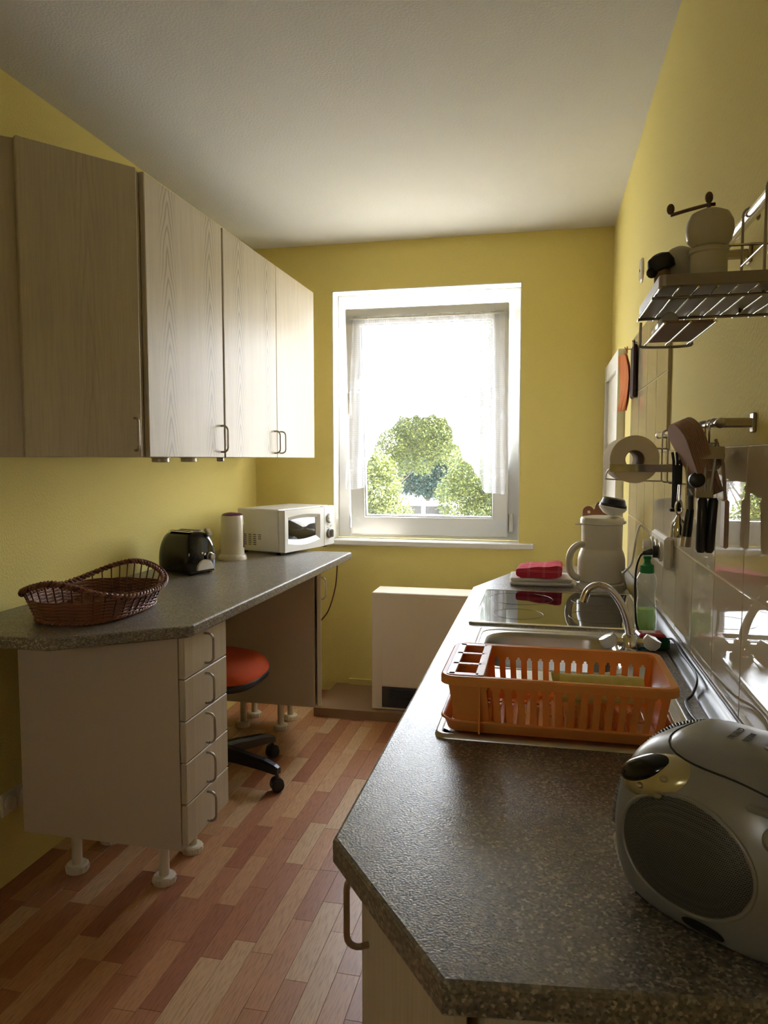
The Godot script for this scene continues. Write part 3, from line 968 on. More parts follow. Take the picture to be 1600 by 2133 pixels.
# ---------------------------------------------------------------- on the left worktop and below it
func build_basket():
	var t := thing("wicker_basket", "oval brown wicker basket with raised open ends on the left worktop", "basket", P(-1.425, 0.92, 2.125), 0.06)
	var rm := func(a: float, k: float) -> Vector2:
		# rounded-rectangle plan; k = 0 at the base, 1 at the rim
		var e := 2.7
		var ca := cos(a)
		var sa := sin(a)
		var r := pow(pow(absf(ca), e) + pow(absf(sa), e), -1.0 / e)
		return Vector2(ca * r * lerpf(0.140, 0.176, k), sa * r * lerpf(0.215, 0.248, k))
	var rim_h := func(a: float) -> float:
		return 0.070 + 0.062 * pow(absf(sin(a)), 3.0)
	var stakes := 40
	# woven rows, each one rod passing in front of and behind the stakes
	var rows := 13
	for j in rows:
		var mb := MB.new()
		var pts := []
		for i in stakes * 4:
			var a := TAU * i / (stakes * 4)
			var y := 0.008 + 0.0052 * j
			var k := y / 0.10
			var w: Vector2 = rm.call(a, k)
			var off := 0.0030 * cos(PI * i / 4.0 + PI * j)
			pts.append(Vector3(w.x, y + 0.0012 * sin(PI * i / 8.0), w.y) + Vector3(w.x, 0, w.y).normalized() * off)
		mb.tube(pts, 0.0030, 5, true)
		obj("weaver", mb, M.wicker[j % 2], t)
	for i in stakes:
		var a := TAU * (i + 0.0) / stakes
		var mb := MB.new()
		var h: float = rim_h.call(a)
		var w0: Vector2 = rm.call(a, 0.0)
		var w1: Vector2 = rm.call(a, 1.0)
		mb.tube([Vector3(w0.x, 0.003, w0.y), Vector3(w0.x, 0.003, w0.y).lerp(Vector3(w1.x, h, w1.y), 0.5), Vector3(w1.x, h, w1.y)], 0.0026, 6)
		obj("stake", mb, M.wicker[2], t)
	for strand in 3:
		var mb := MB.new()
		var pts := []
		var n := 264
		for i in n:
			var a := TAU * i / n
			var w: Vector2 = rm.call(a, 1.03)
			var ph := TAU * strand / 3.0 + a * 30.0
			var out := Vector3(w.x, 0, w.y).normalized()
			pts.append(Vector3(w.x, rim_h.call(a), w.y) + out * 0.0085 * sin(ph) + Vector3(0, 0.0055 * sin(ph * 2.0), 0))
		mb.tube(pts, 0.0052, 6, true)
		obj("rim_strand", mb, M.wicker[strand], t)
	for strand in 2:
		var mb := MB.new()
		var pts := []
		for i in 240:
			var a := TAU * i / 240
			var w: Vector2 = rm.call(a, 0.05)
			var ph := PI * strand + a * 36.0
			pts.append(Vector3(w.x, 0.0078, w.y) + Vector3(w.x, 0, w.y).normalized() * (0.003 + 0.004 * sin(ph)) + Vector3(0, 0.0035 * cos(ph), 0))
		mb.tube(pts, 0.0034, 5, true)
		obj("foot_strand", mb, M.wicker[1], t)
	var mb := MB.new()
	for j in 22:
		var z := -0.205 + 0.0195 * j
		var half := 0.0
		for q in 60:
			var w: Vector2 = rm.call(PI / 2 * q / 60.0, 0.02)
			if w.y >= absf(z):
				half = w.x
				break
		var pts := []
		for i in 25:
			var x := lerpf(-half, half, i / 24.0)
			pts.append(Vector3(x, 0.0132 + 0.003 * sin(i * PI / 2.0 + j * PI), z))
		if half > 0.02: mb.tube(pts, 0.0095, 5)
	obj("base_weave", mb, M.wicker[0], t)

func build_toaster():
	var t := thing("toaster", "glossy black rounded toaster behind the wicker basket", "toaster", P(-1.535, 0.92, 2.95), deg_to_rad(-20))
	var L := 0.105
	var ring := func(x: float, k: float) -> Array:
		# section across the toaster at x, shrunk by k
		var out := []
		var n := 28
		for i in n + 1:
			var a := PI * i / n
			var e := 2.6
			var r := pow(pow(absf(cos(a)), e) + pow(absf(sin(a)), e), -1.0 / e)
			var z := -cos(a) * r * 0.084 * k
			var y := 0.016 + sin(a) * r * 0.168 * lerpf(k, 1.0, 0.3)
			z *= 1.0 + 0.05 * sin(PI * clampf((y - 0.016) / 0.17, 0.0, 1.0))
			out.append(Vector3(x, y, z))
		return out
	var mb := MB.new()
	var rings := []
	for q in [[-L, 0.70], [-L + 0.006, 0.85], [-L + 0.02, 0.96], [-L + 0.045, 1.0], [L - 0.045, 1.0], [L - 0.02, 0.96], [L - 0.006, 0.85], [L, 0.70]]:
		rings.append(ring.call(q[0], q[1]))
	mb.loft(rings, false)
	for e in [rings[0], rings[-1]]:
		var c: Vector3 = (e[0] + e[-1]) / 2
		for i in e.size() - 1: mb.tri(c, e[i], e[i + 1], 1)
	obj("housing", mb, M.black_gloss, t)
	mb = MB.new()
	mb.box(Vector3(0, 0.012, 0), Vector3(0.19, 0.012, 0.145), 0.004)
	for x in [-0.08, 0.08]:
		for z in [-0.055, 0.055]: mb.box(Vector3(x, 0.003, z), Vector3(0.016, 0.006, 0.016), 0.001)
	obj("base", mb, M.black, t)
	for z in [-0.028, 0.028]:
		mb = MB.new()
		mb.box(Vector3(-0.008, 0.183, z), Vector3(0.13, 0.004, 0.026), 0.001)
		obj("slot_rim", mb, M.chrome, t)
		mb = MB.new()
		mb.box(Vector3(-0.008, 0.1855, z), Vector3(0.118, 0.001, 0.016))
		obj("slot", mb, M.black_soft, t)
	mb = MB.new()
	mb.t = Transform3D(Basis(Vector3(0, 0, 1), 0.6), Vector3(L - 0.010, 0.180, -0.035))
	mb.box(Vector3.ZERO, Vector3(0.016, 0.040, 0.032), 0.006)
	obj("lever", mb, M.chrome, t)
	mb = MB.new()
	mb.t = Transform3D(Basis(Vector3(0, 0, 1), -PI / 2), Vector3(L - 0.002, 0.075, -0.03))
	mb.lathe([Vector2(0.019, 0.0), Vector2(0.019, 0.008), Vector2(0.015, 0.010), Vector2(0.014, 0.024), Vector2(0.012, 0.026), Vector2(0.0, 0.026)], 24)
	obj("browning_knob", mb, M.nickel, t)
	for k in 2:
		mb = MB.new()
		mb.t = Transform3D(Basis(Vector3(0, 0, 1), -PI / 2), Vector3(L - 0.002, 0.092 - 0.006 * k, 0.012 - 0.016 * k))
		mb.lathe([Vector2(0.006, 0.0), Vector2(0.006, 0.004), Vector2(0.0, 0.006)], 12)
		obj("push_button", mb, M.chrome, t)
	var poly := [Vector2(-0.042, 0.0)]
	mb = MB.new()
	poly = []
	for i in 17: poly.append(Vector2(cos(PI * i / 16) * 0.047, -sin(PI * i / 16) * 0.045))
	mb.t = Transform3D(Basis(Vector3(0, 0, -1), Vector3(1, 0, 0), Vector3(0, -1, 0)), Vector3(L - 0.006, 0.020, 0.0))
	mb.prism(poly, 0.0, 0.016, 0.003)
	obj("crumb_tray_front", mb, M.white_plastic, t)

func build_kettle():
	var t := thing("electric_kettle", "tall cream electric kettle with purple lid beside the microwave", "kettle", P(-1.515, 0.92, 3.385), 0.0)
	var mb := MB.new()
	mb.lathe([Vector2(0.070, 0.0), Vector2(0.071, 0.006), Vector2(0.069, 0.018), Vector2(0.062, 0.026), Vector2(0.058, 0.030), Vector2(0.0575, 0.12), Vector2(0.054, 0.212), Vector2(0.052, 0.219), Vector2(0.047, 0.221)], 36)
	obj("jug", mb, M.cream, t)
	mb = MB.new()
	mb.lathe([Vector2(0.051, 0.2195), Vector2(0.051, 0.223), Vector2(0.042, 0.229), Vector2(0.022, 0.2335), Vector2(0.0, 0.2345)], 32)
	obj("lid", mb, M.purple, t)
	mb = MB.new()
	mb.t = Transform3D(Basis(Vector3.UP, 0.12), Vector3.ZERO)
	mb.loft([[Vector3(0.0572, 0.06, -0.010), Vector3(0.060, 0.06, -0.004), Vector3(0.060, 0.06, 0.004), Vector3(0.0572, 0.06, 0.010)], [Vector3(0.057, 0.115, -0.008), Vector3(0.0595, 0.115, -0.003), Vector3(0.0595, 0.115, 0.003), Vector3(0.057, 0.115, 0.008)], [Vector3(0.0555, 0.175, -0.001), Vector3(0.0570, 0.175, 0.0), Vector3(0.0570, 0.175, 0.0), Vector3(0.0555, 0.175, 0.001)]], true, true, false)
	obj("water_gauge", mb, M.purple, t)
	mb = MB.new()
	mb.tube(smooth_path([Vector3(-0.02, 0.20, -0.045), Vector3(-0.04, 0.205, -0.075), Vector3(-0.05, 0.17, -0.09), Vector3(-0.05, 0.09, -0.088), Vector3(-0.04, 0.05, -0.07), Vector3(-0.025, 0.045, -0.05)], 5), 0.010, 10)
	obj("handle", mb, M.cream, t)

func build_microwave():
	var t := thing("microwave_oven", "white microwave oven with two dials in the window corner of the left worktop", "microwave", P(-1.394, 0.92, 3.833), deg_to_rad(-17))
	var hx := 0.165
	var hz := 0.235
	var y0 := 0.012
	var y1 := 0.236
	var ym := (y0 + y1) / 2
	var mb := MB.new()
	mb.box(Vector3(-0.012, ym, 0), Vector3(0.275, y1 - y0, hz * 2), 0.006)
	obj("casing", mb, M.white_plastic, t)
	# door with a dished recess around a bowed window
	mb = MB.new()
	var zd := -0.125
	var outer := []
	var inner := []
	var deep := []
	var n := 12
	for i in n + 1: outer.append(Vector3(hx, y1 - 0.004, lerpf(hz - 0.003, zd, i / float(n))))
	for i in n + 1: inner.append(Vector3(hx - 0.001, 0.194 + 0.010 * sin(PI * i / n), lerpf(hz - 0.030, zd + 0.035, i / float(n))))
	for i in n + 1: deep.append(Vector3(hx - 0.016, 0.178 + 0.006 * sin(PI * i / n), lerpf(hz - 0.052, zd + 0.058, i / float(n))))
	for i in n + 1: outer.append(Vector3(hx, y0 + 0.002, lerpf(zd, hz - 0.003, i / float(n))))
	for i in n + 1: inner.append(Vector3(hx - 0.001, 0.058 - 0.016 * sin(PI * i / n), lerpf(zd + 0.035, hz - 0.030, i / float(n))))
	for i in n + 1: deep.append(Vector3(hx - 0.016, 0.080 - 0.010 * sin(PI * i / n), lerpf(zd + 0.058, hz - 0.052, i / float(n))))
	var back := []
	for p in outer: back.append(Vector3(0.127, p.y, p.z))
	mb.loft([back, outer, inner, deep], true, false, false, -1)
	var door := obj("door", mb, M.white_plastic, t)
	mb = MB.new()
	var c := Vector3(hx - 0.015, 0.130, 0.0575)
	var bulge := []
	for k in range(1, 9):
		var rg := []
		for p in deep: rg.append(c + (p - c) * (k / 8.0) + Vector3(0.013 * (1.0 - pow(k / 8.0, 2.0)), 0, 0))
		bulge.append(rg)
	mb.loft(bulge, true, true, false)
	obj("door_window", mb, mat(c8(34, 33, 34), 0.08, 0.0, 0.9), door)
	mb = MB.new()
	mb.box(Vector3(hx - 0.018, ym, (zd - hz) / 2 - 0.0), Vector3(0.034, y1 - y0 - 0.002, hz + zd - 0.003), 0.005)
	var panel := obj("control_panel", mb, M.white_plastic, t)
	var zc := (zd - hz) / 2
	for q in [[0.166, "power_dial"], [0.082, "timer_dial"]]:
		mb = MB.new()
		mb.t = Transform3D(Basis(Vector3(0, 0, 1), -PI / 2), Vector3(hx - 0.001, q[0], zc))
		mb.lathe([Vector2(0.029, 0.0), Vector2(0.029, 0.001), Vector2(0.027, 0.0015)], 32)
		obj("dial_ring", mb, mat(c8(150, 150, 152), 0.4), panel)
		mb = MB.new()
		mb.t = Transform3D(Basis(Vector3(0, 0, 1), -PI / 2), Vector3(hx, q[0], zc))
		mb.lathe([Vector2(0.0255, 0.0), Vector2(0.0255, 0.008), Vector2(0.022, 0.012), Vector2(0.0, 0.012)], 32)
		mb.t = Transform3D.IDENTITY
		if q[1] == "timer_dial": mb.box(Vector3(hx + 0.018, q[0], zc), Vector3(0.02, 0.044, 0.013), 0.005)
		else: mb.box(Vector3(hx + 0.014, q[0], zc + 0.012), Vector3(0.006, 0.004, 0.022), 0.001)
		obj(q[1], mb, M.white_plastic if q[1] == "power_dial" else mat(c8(150, 148, 146), 0.3), panel)
	mb = MB.new()
	for q in [[0.129, 0.018], [0.114, 0.018], [0.124, -0.018], [0.119, -0.010]]: mb.box(Vector3(hx, q[0], zc + q[1]), Vector3(0.001, 0.003, 0.012))
	obj("dial_marking", mb, mat(c8(90, 90, 92), 0.5), panel)
	# vents in the side that faces the room's entrance
	for q in [[0, 2, 0], [1, 5, 0], [2, 5, 0], [3, 5, 0], [4, 2, 0]]:
		for k in (3 if q[1] == 2 else 6):
			mb = MB.new()
			mb.box(Vector3(-0.128 + 0.032 * q[0], 0.100 - 0.0105 * k, hz), Vector3(0.020, 0.005, 0.002), 0.0008)
			obj("vent_slot", mb, M.vent, t)
	mb = MB.new()
	for x in [-0.13, 0.11]:
		for z in [-0.2, 0.2]: mb.box(Vector3(x, 0.006, z), Vector3(0.03, 0.012, 0.03), 0.002)
	obj("foot", mb, M.black, t)
	# its flex hanging below the far end of the worktop
	mb = MB.new()
	mb.tube(smooth_path([P(-1.207, 0.858, 4.21), P(-1.214, 0.798, 4.22), P(-1.227, 0.658, 4.225), P(-1.263, 0.525, 4.225), P(-1.303, 0.456, 4.225), P(-1.36, 0.40, 4.225)], 6), 0.004, 8)
	tag(obj("power_cord", mb, M.cable_brown), "brown power cord hanging on the yellow wall left of the heater", "cord")

func socket_face(t: Node3D, at: Vector3, out: Vector3):
	var b := Basis(Quaternion(Vector3.UP, out))
	var mb := MB.new()
	mb.t = Transform3D(b, at)
	mb.lathe([Vector2(0.027, 0.001), Vector2(0.026, 0.008), Vector2(0.0205, 0.009), Vector2(0.0195, 0.002), Vector2(0.019, -0.004), Vector2(0.0, -0.004)], 26)
	obj("socket", mb, M.cream, t)
	mb = MB.new()
	mb.t = Transform3D(b, at)
	for s in [-1, 1]: mb.lathe([Vector2(0.0026, -0.0045), Vector2(0.0026, -0.003), Vector2(0.0, -0.003)], 10, Vector3(0.0095 * s, 0, 0))
	obj("contact_hole", mb, M.black, t)

func build_left_socket():
	var t := thing("wall_socket", "double cream wall socket low on the left wall beside the drawer unit", "socket", P(XL, 0.275, 2.09), 0)
	var mb := MB.new()
	for z in [-0.0365, 0.0365]: mb.box(Vector3(0.005, 0, z), Vector3(0.010, 0.078, 0.0715), 0.003)
	obj("frame", mb, M.cream, t)
	for z in [-0.0365, 0.0365]: socket_face(t, Vector3(0.008, 0, z), Vector3.RIGHT)

func build_chair():
	var t := thing("office_chair", "swivel office chair with orange seat pushed under the left worktop", "chair", P(-1.405, 0, 2.945), 0)
	var ang := deg_to_rad(12)
	for k in 5:
		var a := ang + TAU * k / 5
		var d := Vector3(cos(a), 0, sin(a))
		var side := Vector3(-d.z, 0, d.x)
		var mb := MB.new()
		var rings := []
		for q in [[0.02, 0.128, 0.026, 0.030], [0.12, 0.122, 0.024, 0.026], [0.25, 0.108, 0.021, 0.022], [0.303, 0.096, 0.019, 0.018], [0.320, 0.090, 0.014, 0.014]]:
			var c: Vector3 = d * q[0] + Vector3(0, q[1], 0)
			var ring := []
			for e in [[-1, -1], [-1, 0.5], [-0.6, 1], [0.6, 1], [1, 0.5], [1, -1]]: ring.append(c + side * q[2] * e[0] + Vector3(0, q[3] * e[1], 0))
			rings.append(ring)
		mb.loft(rings, true, true, true, -1)
		obj("base_arm", mb, M.black, t)
		mb = MB.new()
		var cp := d * 0.310
		mb.tube([cp + Vector3(0, 0.05, 0), cp + Vector3(0, 0.085, 0)], 0.008, 8)
		var turn := a + 0.7 + k
		var ax := Vector3(cos(turn), 0, sin(turn))
		for s in [-1, 1]:
			mb.t = Transform3D(Basis(Quaternion(Vector3.UP, ax)), cp + Vector3(0, 0.0275, 0) + ax * 0.014 * s)
			mb.lathe([Vector2(0.012, -0.010), Vector2(0.024, -0.0095), Vector2(0.0275, -0.005), Vector2(0.0275, 0.005), Vector2(0.024, 0.0095), Vector2(0.012, 0.010)], 20)
		mb.t = Transform3D(Basis(Quaternion(Vector3.UP, ax)), cp + Vector3(0, 0.036, 0))
		mb.lathe([Vector2(0.012, -0.020), Vector2(0.026, -0.018), Vector2(0.026, 0.018), Vector2(0.012, 0.020)], 18)
		obj("caster", mb, M.black, t)
	var mb := MB.new()
	mb.lathe([Vector2(0.045, 0.09), Vector2(0.045, 0.16), Vector2(0.028, 0.165), Vector2(0.027, 0.30), Vector2(0.019, 0.302), Vector2(0.019, 0.43)], 20)
	obj("gas_column", mb, M.black, t)
	mb = MB.new()
	mb.box(Vector3(0, 0.425, 0), Vector3(0.16, 0.05, 0.14), 0.012)
	mb.box(Vector3(0.09, 0.432, 0.03), Vector3(0.1, 0.02, 0.05), 0.006)
	obj("seat_mechanism", mb, M.black, t)
	var plan := func(k: float, y: float) -> Array:
		var out := []
		for i in 40:
			var a := TAU * i / 40
			var e := 2.9
			var r := pow(pow(absf(cos(a)), e) + pow(absf(sin(a)), e), -1.0 / e)
			out.append(Vector3(cos(a) * r * 0.215 * k, y - 0.020 * clampf(cos(a), 0, 1) * clampf(k, 0, 1), sin(a) * r * 0.225 * k))
		return out
	mb = MB.new()
	mb.loft([plan.call(0.62, 0.445), plan.call(0.9, 0.458), plan.call(1.0, 0.476), plan.call(1.01, 0.492), plan.call(0.99, 0.498)], true, true, true)
	obj("seat_shell", mb, M.black_soft, t)
	mb = MB.new()
	mb.loft([plan.call(0.99, 0.494), plan.call(1.0, 0.508), plan.call(0.965, 0.528), plan.call(0.87, 0.545), plan.call(0.68, 0.553), plan.call(0.4, 0.549), plan.call(0.1, 0.546)], true, false, true)
	obj("seat", mb, M.seat, t)

# ---------------------------------------------------------------- hob, sink and what stands on the right worktop
const WT := 0.941
func build_hob():
	var t := thing("ceramic_hob", "black glass ceramic hob with steel rim set in the right worktop", "hob", P(0.045, WT, 2.375), 0)
	var mb := MB.new()
	var o := round_rect(-0.258, -0.28, 0.255, 0.272, 0.018, 3)
	mb.loft([ring3(o, 0.0), ring3(o, 0.006), ring3(mb.inset(o, 0.004), 0.008), ring3(mb.inset(o, 0.012), 0.008), ring3(mb.inset(o, 0.013), 0.0065)], true, false, false, -1)
	obj("rim", mb, M.chrome, t)
	mb = MB.new()
	mb.flat(round_rect(-0.2455, -0.2675, 0.2425, 0.2595, 0.006, 3), 0.0068)
	obj("glass_top", mb, M.hob, t)
	for q in [[-0.12, -0.12, 0.105], [0.12, -0.13, 0.075], [-0.12, 0.13, 0.075], [0.12, 0.12, 0.09]]:
		mb = MB.new()
		var pts := []
		for i in 48: pts.append(Vector3(q[0] + cos(TAU * i / 48) * q[2], 0.0068, q[1] + sin(TAU * i / 48) * q[2]))
		mb.tube(pts, 0.0008, 4, true)
		obj("cooking_zone", mb, M.hob_print, t)

func build_sink():
	var t := thing("sink", "stainless steel sink with bowl and drainer in the right worktop", "sink", P(0.04, WT, 1.65), 0)
	# local frame: x across the worktop, z along it (+z nearer the entrance)
	var x0 := -0.222
	var x1 := 0.222
	var z0 := -0.408
	var z1 := 0.428
	var mb := MB.new()
	var o := round_rect(x0, z0, x1, z1, 0.022, 4)
	var bo := round_rect(-0.188, -0.362, 0.138, -0.012, 0.075, 7)
	# sheet between the rim and the bowl
	var h := 0.005
	mb.loft([ring3(o, 0.0), ring3(mb.inset(o, 0.002), 0.006), ring3(mb.inset(o, 0.007), 0.007), ring3(mb.inset(o, 0.014), h)], true, false, false, 1)
	var io: Array = mb.inset(o, 0.014)
	# drainer sheet
	var dr := [Vector2(io[0].x, 0.02), Vector2(x1 - 0.014, z1 - 0.036), Vector2(x1 - 0.036, z1 - 0.014), Vector2(x0 + 0.036, z1 - 0.014), Vector2(x0 + 0.014, z1 - 0.036), Vector2(x0 + 0.014, 0.02)]
	mb.flat(dr, h)
	# frame round the bowl: bridge the bowl ring to a rectangle of the same number of points
	var outr := []
	for p in bo:
		var c := Vector2(-0.025, -0.187)
		var d: Vector2 = p - c
		var sx := (x1 - 0.014 - c.x) / d.x if d.x > 0.0001 else ((x0 + 0.014 - c.x) / d.x if d.x < -0.0001 else 1e9)
		var sz := (0.02 - c.y) / d.y if d.y > 0.0001 else ((z0 + 0.014 - c.y) / d.y if d.y < -0.0001 else 1e9)
		outr.append(c + d * minf(sx, sz))
	mb.loft([ring3(outr, h), ring3(bo, h)], true, false, false, 2)
	for cr in [Vector2(x1 - 0.014, 0.02), Vector2(x0 + 0.014, 0.02), Vector2(x1 - 0.014, z0 + 0.014), Vector2(x0 + 0.014, z0 + 0.014)]:
		var best := []
		for i in outr.size():
			var a: Vector2 = outr[i]
			var b: Vector2 = outr[(i + 1) % outr.size()]
			if absf(a.x - b.x) > 0.0005 and absf(a.y - b.y) > 0.0005 and (a.distance_to(cr) < 0.12): best = [a, b]
		if best.size() == 2: mb.tri(Vector3(best[0].x, h, best[0].y), Vector3(best[1].x, h, best[1].y), Vector3(cr.x, h, cr.y))
	obj("rim_sheet", mb, M.steel, t)
	mb = MB.new()
	var ins := func(k: float) -> Array:
		return mb.inset(bo, k)
	mb.loft([ring3(bo, h), ring3(ins.call(0.004), h - 0.003), ring3(ins.call(0.008), h - 0.012), ring3(ins.call(0.014), -0.09), ring3(ins.call(0.022), -0.125), ring3(ins.call(0.045), -0.143), ring3(ins.call(0.07), -0.146)], true, false, false, 1)
	mb.flat(ins.call(0.07), -0.146)
	obj("bowl", mb, M.steel, t)
	mb = MB.new()
	var gr := mb.inset(round_rect(-0.205, -0.385, 0.150, 0.0, 0.05, 5), 0.0)
	mb.loft([ring3(gr, h), ring3(mb.inset(gr, 0.002), h + 0.002), ring3(mb.inset(gr, 0.004), h)], true)
	obj("bead", mb, M.steel, t)
	for k in 9:
		mb = MB.new()
		var x := -0.15 + 0.033 * k
		mb.tube([Vector3(x, h - 0.004, 0.06), Vector3(x, h - 0.0025, 0.08), Vector3(x, h - 0.0025, 0.34), Vector3(x, h - 0.004, 0.36)], 0.0035, 6)
		obj("drainer_rib", mb, M.steel, t)
	mb = MB.new()
	mb.lathe([Vector2(0.0, -0.1455), Vector2(0.03, -0.1455), Vector2(0.034, -0.143), Vector2(0.04, -0.1445)], 24, Vector3(-0.025, 0, -0.19), false, false)
	obj("drain", mb, M.chrome, t)

func build_tap():
	var t := thing("mixer_tap", "chrome swan neck tap with clear knobs behind the sink bowl", "tap", P(0.208, WT + 0.005, 1.86), 0)
	var mb := MB.new()
	mb.lathe([Vector2(0.026, 0.0), Vector2(0.026, 0.008), Vector2(0.02, 0.012), Vector2(0.018, 0.04), Vector2(0.013, 0.046)], 24)
	mb.box(Vector3(0, 0.026, 0), Vector3(0.11, 0.02, 0.024), 0.008)
	obj("body", mb, M.chrome, t)
	mb = MB.new()
	mb.tube(smooth_path([Vector3(0, 0.03, 0), Vector3(-0.006, 0.075, 0), Vector3(-0.022, 0.118, 0.002), Vector3(-0.048, 0.152, 0.004), Vector3(-0.078, 0.164, 0.006), Vector3(-0.102, 0.150, 0.008), Vector3(-0.113, 0.122, 0.009)], 7), 0.0095, 14)
	obj("spout", mb, M.chrome, t)
	var gm := StandardMaterial3D.new()
	gm.albedo_color = Color(0.92, 0.93, 0.93)
	gm.roughness = 0.04
	gm.refraction_enabled = true
	gm.refraction_scale = 0.05
	gm.metallic_specular = 0.6
	for s in [-1, 1]:
		mb = MB.new()
		mb.t = Transform3D(Basis(Vector3(0, 0, 1), -0.5 * s), Vector3(0.042 * s, 0.012, 0.004))
		mb.lathe([Vector2(0.010, 0.0), Vector2(0.019, 0.006), Vector2(0.023, 0.018), Vector2(0.020, 0.030), Vector2(0.0, 0.034)], 9)
		obj("tap_knob", mb, gm, t)

func build_rack():
	var ty := WT + 0.007
	var t := thing("drip_tray", "orange plastic drip tray under the dish rack", "tray", P(0.022, ty, 1.342), 0)
	var mb := MB.new()
	var o := round_rect(-0.195, -0.126, 0.200, 0.119, 0.035, 6)
	mb.loft([ring3(mb.inset(o, 0.022), 0.0), ring3(mb.inset(o, 0.012), 0.004), ring3(mb.inset(o, 0.006), 0.020), ring3(o, 0.024), ring3(mb.inset(o, 0.002), 0.027), ring3(mb.inset(o, 0.009), 0.024), ring3(mb.inset(o, 0.015), 0.006)], true, false, false, 1)
	mb.flat(mb.inset(o, 0.015), 0.006)
	mb.flat(mb.inset(o, 0.022), 0.0)
	obj("tray", mb, M.orange, t)
	t = thing("dish_rack", "orange plastic dish rack with slotted sides standing in its drip tray on the sink", "dish rack", P(0.021, ty, 1.318), 0)
	# x from -0.187 to 0.187, near side +z
	var y0 := 0.012
	var y1 := 0.106
	var bx0 := -0.166
	var bx1 := 0.170
	var bz := 0.083
	var tx0 := -0.178
	var tx1 := 0.182
	var tz := 0.106
	# slotted long sides, leaning outwards: lower band, upper band and the bars between the slots
	for s in [1, -1]:
		mb = MB.new()
		var at := func(x: float, y: float, out: float) -> Vector3:
			var k := (y - y0) / (y1 - y0)
			return Vector3(lerpf(bx0, tx0, k) + (x + 0.5) * (lerpf(bx1 - bx0, tx1 - tx0, k)), y, s * (lerpf(bz, tz, k) + out))
		var strip := func(xa: float, xb: float, ya: float, yb: float):
			var f := [at.call(xa, ya, 0.0), at.call(xb, ya, 0.0), at.call(xb, yb, 0.0), at.call(xa, yb, 0.0)]
			var b := [at.call(xa, ya, -0.0025), at.call(xb, ya, -0.0025), at.call(xb, yb, -0.0025), at.call(xa, yb, -0.0025)]
			mb.quad(f[0], f[1], f[2], f[3]); mb.quad(b[3], b[2], b[1], b[0])
			for e in 4:
				var e2 := (e + 1) % 4
				mb.quad(f[e], b[e], b[e2], f[e2])
		var sy0 := 0.022
		var sy1 := 0.084
		strip.call(-0.5, 0.5, y0, sy0)
		strip.call(-0.5, 0.5, sy1 + 0.004, y1)
		var ns := 14
		var first := -0.31
		var pitch := 0.0585
		var wd := 0.027
		strip.call(-0.5, first - wd / 2, sy0, sy1 + 0.004)
		for k in ns:
			var xc := first + pitch * k
			var xr := first + pitch * (k + 1) - wd / 2 if k < ns - 1 else 0.5
			strip.call(xc + wd / 2, xr, sy0, sy1 + 0.004)
			strip.call(xc - wd / 2, xc - wd / 4, sy1, sy1 + 0.004)
			strip.call(xc + wd / 4, xc + wd / 2, sy1, sy1 + 0.004)
		obj("slotted_side", mb, M.orange, t)
	for s in [0, 1]:
		mb = MB.new()
		var xb := bx0 if s == 0 else bx1
		var xt := tx0 if s == 0 else tx1
		var i := 0.0025 if s == 0 else -0.0025
		var f := [Vector3(xb, y0, -bz), Vector3(xb, y0, bz), Vector3(xt, y1, tz), Vector3(xt, y1, -tz)]
		var iv := Vector3(i, 0, 0)
		mb.quad(f[0], f[1], f[2], f[3])
		mb.quad(f[3] + iv, f[2] + iv, f[1] + iv, f[0] + iv)
		obj("end_side", mb, M.orange, t)
	# flat rim with rounded corners, its lip turned down
	mb = MB.new()
	var ro := round_rect(tx0 - 0.012, -tz - 0.012, tx1 + 0.012, tz + 0.012, 0.026, 6)
	var ri := round_rect(tx0 + 0.002, -tz + 0.002, tx1 - 0.002, tz - 0.002, 0.016, 6)
	mb.loft([ring3(ri, y1 - 0.004), ring3(ri, y1 + 0.002), ring3(mb.inset(ro, 0.003), y1 + 0.003), ring3(ro, y1), ring3(ro, y1 - 0.012), ring3(mb.inset(ro, 0.002), y1 - 0.012), ring3(mb.inset(ro, 0.002), y1 - 0.002), ring3(ri, y1 - 0.004)], true, false, false, -1)
	obj("rim", mb, M.orange, t)
	# cutlery compartments along the left end
	mb = MB.new()
	var cx := tx0 + 0.054
	mb.box(Vector3(cx, 0.058, 0), Vector3(0.003, 0.100, 2 * tz - 0.006))
	mb.box(Vector3(cx, y1 + 0.0015, 0), Vector3(0.016, 0.004, 2 * tz - 0.004), 0.0015)
	mb.box(Vector3(tx0 + 0.005, y1 + 0.0015, 0), Vector3(0.016, 0.004, 2 * tz - 0.004), 0.0015)
	for z in [-tz + 0.007, tz - 0.007]: mb.box(Vector3((tx0 + cx) / 2, y1 + 0.0015, z), Vector3(0.052, 0.004, 0.016), 0.0015)
	for z in [-0.035, 0.035]:
		mb.box(Vector3((tx0 + cx) / 2, 0.058, z), Vector3(0.052, 0.100, 0.003))
		mb.box(Vector3((tx0 + cx) / 2, y1 + 0.0015, z), Vector3(0.052, 0.004, 0.012), 0.0015)
	mb.box(Vector3((bx0 + cx) / 2, 0.012, 0), Vector3(cx - bx0, 0.003, 2 * bz - 0.004))
	obj("cutlery_cups", mb, M.orange, t)
	# grid floor and plate pegs
	mb = MB.new()
	for k in 13:
		var x := cx + 0.012 + 0.0225 * k
		if x < bx1 - 0.01: mb.box(Vector3(x, 0.014, 0), Vector3(0.009, 0.004, 2 * bz - 0.004), 0.001)
	for z in [-0.06, 0.0, 0.06]: mb.box(Vector3((cx + bx1) / 2, 0.0135, z), Vector3(bx1 - cx - 0.004, 0.004, 0.008), 0.001)
	obj("grid_floor", mb, M.orange, t)
